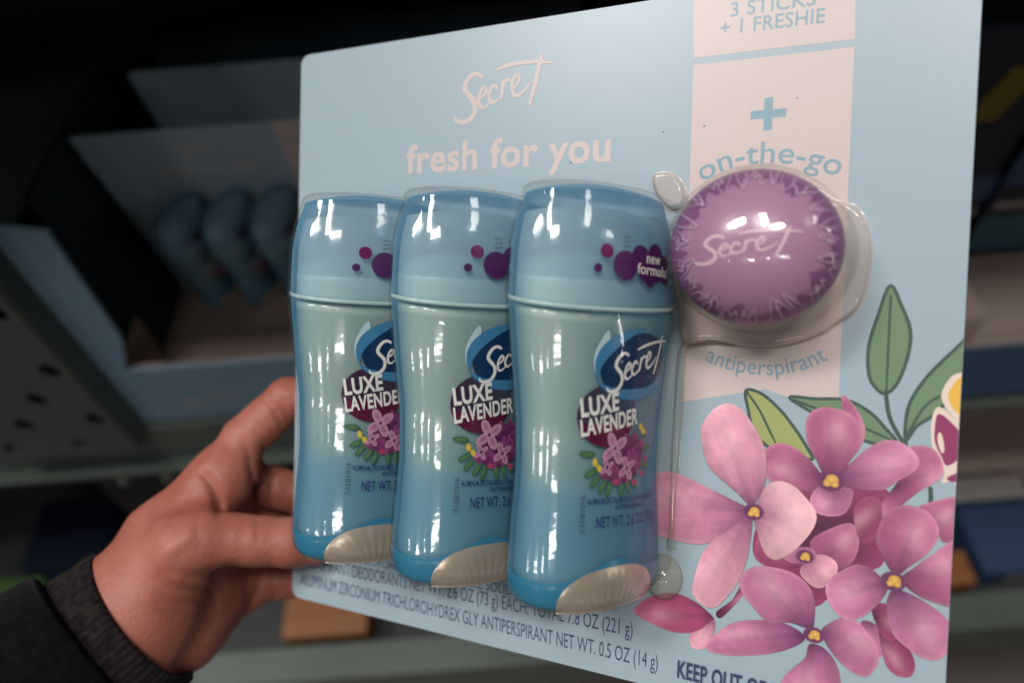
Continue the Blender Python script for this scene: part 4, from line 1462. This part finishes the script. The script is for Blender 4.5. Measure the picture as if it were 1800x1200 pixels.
o = part('floor', 'floor', None, -4, 4, -4, 3, -0.1, 0.0, 0)
o['kind'] = 'structure'

# the display tray on the shelf, with the same pack standing in it
tray = thing('display_tray', 'light blue cardboard display tray holding a matching pack on the shelf', 'display tray', at(-0.10, 0.5, 0.86))
part('tray_bottom', 'traykraft', tray, -0.36, 0.10, 0.402, 0.75, 0.860, 0.863, 0)
part('tray_front', 'trayblue', tray, -0.36, 0.10, 0.398, 0.402, 0.860, 0.941, 0.001)
part('tray_front_lining', 'traykraft', tray, -0.355, 0.10, 0.4025, 0.406, 0.8635, 0.938, 0.0005)
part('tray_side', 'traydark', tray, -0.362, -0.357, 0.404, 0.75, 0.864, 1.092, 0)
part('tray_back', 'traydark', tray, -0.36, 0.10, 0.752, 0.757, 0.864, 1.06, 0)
part('corner_fold', 'traykraft', tray, -0.352, -0.312, 0.4085, 0.4115, 0.8635, 0.934, 0.001)
part('corner_fold', 'traykraft', tray, -0.3525, -0.3505, 0.413, 0.470, 0.8635, 0.934, 0.001)
parts = []
for i, (pts, w, tp) in enumerate(wordmark()):
    V, F = ribbon([(-212 + x * 62, 21 + y * 26) for x, y in pts], w * 40, 5, tp)
    parts.append((np.column_stack([V[:, 0], np.full(len(V), -102.6 - 0.05 * i), V[:, 1]]), F))
mk('printed_wordmark', *merge(parts), 'pink', tray, smooth=False)
# tall corner flap at the tray's front left
V = [(-0.375, 0.398, 0.941), (-0.338, 0.398, 0.941), (-0.322, 0.398, 0.985), (-0.318, 0.398, 1.105), (-0.366, 0.398, 1.118), (-0.366, 0.398, 0.99)]
V = [((x + 0.10) / MM, (y - 0.5) / MM, (z - 0.86) / MM) for x, y, z in V]
k = len(V)
V2 = V + [(x, y + 4, z) for x, y, z in V]
mk('corner_flap', V2, [tuple(range(k))[::-1], tuple(range(k, 2 * k))] + [(i, (i + 1) % k, (i + 1) % k + k, i + k) for i in range(k)][:: 1], 'trayblue', tray, smooth=False)

M_BG = Matrix.Translation((-0.348, 0.562, 0.8655)) @ Matrix.Rotation(math.radians(99.5), 4, 'X')
bgp = copy_tree(pack, keep={'card_board', 'banner_panel', 'printed_wordmark', 'stick_blister', 'ball_blister', 'printed_flower', 'printed_lettering'}, M=M_BG,
                label='blurred carded pack standing in the blue tray behind the hand', group='packs in the tray')
for i, lb in enumerate(('blurred aqua stick at the left of the pack in the blue tray', 'blurred aqua stick in the middle of the pack in the blue tray', 'blurred aqua stick at the right of the pack in the blue tray')):
    copy_tree(stick0, M=stick_matrix(i, M_BG), label=lb, group='sticks in the tray')
copy_tree(pack, keep={'card_board', 'banner_panel'}, M=Matrix.Translation((-0.325, 0.66, 0.8655)) @ Matrix.Rotation(math.radians(101), 4, 'X'),
          label='dim pack card standing behind another pack in the blue tray', group='packs in the tray')

beam = thing('shelf_beam', 'grey green steel shelf beam running under the blue tray', 'shelf beam', at(0, 0.40, 0.80))
part('beam_face', 'beam', beam, -1.3, 1.3, 0.394, 0.42, 0.800, 0.856, 0.002)
part('beam_lip', 'beam', beam, -1.3, 1.3, 0.380, 0.42, 0.790, 0.798, 0.002)
part('shelf_deck', 'deck', beam, -1.3, 1.3, 0.422, 1.2, 0.835, 0.855, 0)
part('blackout_panel', 'traydark', beam, -1.3, 1.3, 1.19, 1.2, 0.857, 1.325, 0)  # dark sheet added so the depth of the bay stays black

# perforated upright
def upright():
    t = thing('rack_upright', 'dark green perforated steel rack upright left of the tray', 'rack upright', at(-0.422, 0.372, 0))
    rs = random.Random(2)
    # front face as a sheet with punched teardrop holes
    W, H = 0.125, 1.05
    x0, z0 = -0.062, 0.853
    cells_x, step = 4, 0.037
    V, F = [], []
    def quad(a):
        b = len(V); V.extend(a); F.append(tuple(range(b, b + len(a))))
    rows = int(H / step)
    cw = W / cells_x
    for r in range(rows):
        for c in range(cells_x):
            ax, az = x0 + c * cw, z0 + r * step
            hole = (c + r) % 2 == 0
            sq = [(ax, az), (ax + cw, az), (ax + cw, az + step), (ax, az + step)]
            if not hole:
                quad([(x / MM, 0, z / MM) for x, z in sq]); continue
            cx, cz = ax + cw / 2, az + step / 2
            ring = [(cx + 0.0075 * math.cos(a), cz + 0.0125 * math.sin(a) * (1.0 if math.sin(a) < 0 else 0.75)) for a in np.linspace(math.radians(225), math.radians(225 + 360), 17)[:-1]]
            for s in range(4):
                arc = [ring[(s * 4 + i) % 16] for i in range(5)]
                quad([(x / MM, 0, z / MM) for x, z in [sq[s], sq[(s + 1) % 4]] + arc[::-1]])
            for i in range(16):
                a, b2 = ring[i], ring[(i + 1) % 16]
                quad([(a[0] / MM, 0, a[1] / MM), (b2[0] / MM, 0, b2[1] / MM), (b2[0] / MM, 3, b2[1] / MM), (a[0] / MM, 3, a[1] / MM)])
    mk('perforated_face', V, F, 'steel', t, smooth=False)
    part('upright_side', 'steel', t, -0.3605, -0.357, 0.374, 0.45, 0.853, 1.90, 0)
    part('upright_side', 'steeldark', t, -0.487, -0.483, 0.374, 0.45, 0.853, 1.90, 0)
    part('upright_back', 'blackpack', t, -0.483, -0.361, 0.42, 0.424, 0.0, 1.90, 0)  # near-black puts the shadow on the set-back upright into its colour
    for bx in (-0.45, -0.40):
        V, F = ellipsoid(7, 7, 4, 0, 90, 5, 12)
        mk('bolt', [(bx * 1000 + 422 + x, 46 - z, 716 + y) for x, y, z in V], F, 'bolt', t)
upright()

# lower shelf and what stands on it
lower = thing('shelf_beam', 'lower grey green shelf beam showing beneath the held pack', 'shelf beam', at(0, 0.28, 0.40))
part('beam_face', 'beam', lower, -1.5, 1.5, 0.258, 0.305, 0.34, 0.447, 0.004)
part('shelf_deck', 'deck', lower, -1.5, 1.5, 0.306, 1.2, 0.385, 0.40, 0)

def carton(name, label, cat, x0, x1, y0, y1, z0, z1, mat, bands=(), group=None, top=None):
    """box with a lid seam and colour panels glued on its front"""
    t = thing(name, label, cat, at((x0 + x1) / 2, (y0 + y1) / 2, z0), group)
    part('carton_body', mat, t, x0, x1, y0, y1, z0, z1, 0.002)
    part('lid_flap', top or mat, t, x0 + 0.001, x1 - 0.001, y0 + 0.001, (y0 + y1) / 2 - 0.001, z1 + 0.0005, z1 + 0.002, 0)
    part('lid_flap', top or mat, t, x0 + 0.001, x1 - 0.001, (y0 + y1) / 2 + 0.001, y1 - 0.001, z1 + 0.0005, z1 + 0.002, 0)
    for m, a0, a1, b0, b1, sl in bands:
        w, h = x1 - x0, z1 - z0
        q = [(x0 + a0 * w, z0 + b0 * h), (x0 + a1 * w, z0 + b0 * h), (x0 + (a1 + sl) * w, z0 + b1 * h), (x0 + (a0 + sl) * w, z0 + b1 * h)]
        o = t.matrix_world.translation
        V = [((x - o.x) / MM, (y0 - 0.0012 - o.y) / MM, (z - o.z) / MM) for x, z in q]
        mk('front_panel', V, [(0, 1, 2, 3)], m, t, smooth=False)
    return t
carton('product_carton', 'dark navy carton with a slanted yellow stripe right of the held pack', 'carton', 0.375, 0.468, 0.52, 0.60, 0.872, 1.13, 'darknavy',
       [('mustard', 0.30, 0.62, 0.66, 0.86, 0.22), ('midblue', 0.0, 1.0, 0.30, 0.42, 0), ('lightpack', 0.55, 0.95, 0.22, 0.26, 0)], 'navy cartons in the right tray')
carton('product_carton', 'navy carton with teal lower half at the right picture edge', 'carton', 0.470, 0.565, 0.515, 0.60, 0.872, 1.10, 'darknavy',
       [('bluegreen', 0.0, 1.0, 0.05, 0.26, 0), ('lightpack', 0.05, 0.75, 0.30, 0.34, 0), ('midblue', 0.0, 1.0, 0.42, 0.60, 0.0), ('lightpack', 0.1, 0.9, 0.64, 0.665, 0)], 'navy cartons in the right tray')
tray2 = thing('display_tray', 'deep blue display tray of navy cartons right of the held pack', 'display tray', at(0.45, 0.5, 0.86))
part('tray_bottom', 'traykraft', tray2, 0.28, 0.80, 0.394, 0.70, 0.860, 0.864, 0)
part('tray_front', 'traydeep', tray2, 0.28, 0.80, 0.386, 0.390, 0.806, 0.890, 0.001)
part('tray_front_lining', 'traykraft', tray2, 0.284, 0.796, 0.3905, 0.3935, 0.864, 0.888, 0.0005)
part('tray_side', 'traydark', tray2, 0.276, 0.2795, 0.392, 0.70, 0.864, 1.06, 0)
carton('folded_insert', 'pinkish board insert lying in the right tray before the cartons', 'board insert', 0.39, 0.44, 0.41, 0.48, 0.8645, 0.905, 'traykraft')
# lower level
carton('product_carton', 'orange carton on the lower shelf under the held pack', 'carton', -0.335, -0.222, 0.312, 0.372, 0.401, 0.452, 'orange')
carton('product_carton', 'pale pinkish carton on the lower shelf at far right', 'carton', 0.60, 0.86, 0.475, 0.60, 0.401, 0.455, 'traykraft')
carton('product_carton', 'blue pack on the lower shelf in front of the pale carton', 'carton', 0.605, 0.78, 0.325, 0.42, 0.401, 0.452, 'midblue', [('lightpack', 0.2, 0.8, 0.2, 0.8, 0)], top='bluetop')
carton('product_carton', 'small orange carton beside the blue pack on the lower shelf', 'carton', 0.545, 0.592, 0.315, 0.36, 0.401, 0.448, 'orange')
carton('product_carton', 'teal pack leaning behind the blue pack on the lower shelf', 'carton', 0.585, 0.72, 0.43, 0.465, 0.401, 0.447, 'bluegreen', top='lightpack')
carton('product_carton', 'dark blue pack on the lower shelf below the rack upright', 'carton', -0.72, -0.60, 0.43, 0.54, 0.401, 0.46, 'darknavy', [('midblue', 0.0, 1.0, 0.3, 0.8, 0)])
carton('product_carton', 'green pack on the lower shelf beside the sleeve', 'carton', -0.80, -0.685, 0.38, 0.425, 0.401, 0.452, 'greenpack', top='greenpack')
carton('product_carton', 'black carton set back on the lower shelf under the blue tray', 'carton', -0.50, 0.30, 0.62, 0.90, 0.401, 0.66, 'blackpack')
upper = thing('shading_shelf', 'unseen dark shelf added above the tray to shade what stands below', 'shelf', at(0, 0.34, 1.33))
part('shelf_deck', 'deck', upper, -1.3, 1.3, 0.297, 1.2, 1.37, 1.40, 0.001)  # deck out of view, added with its front edge set for the shade below
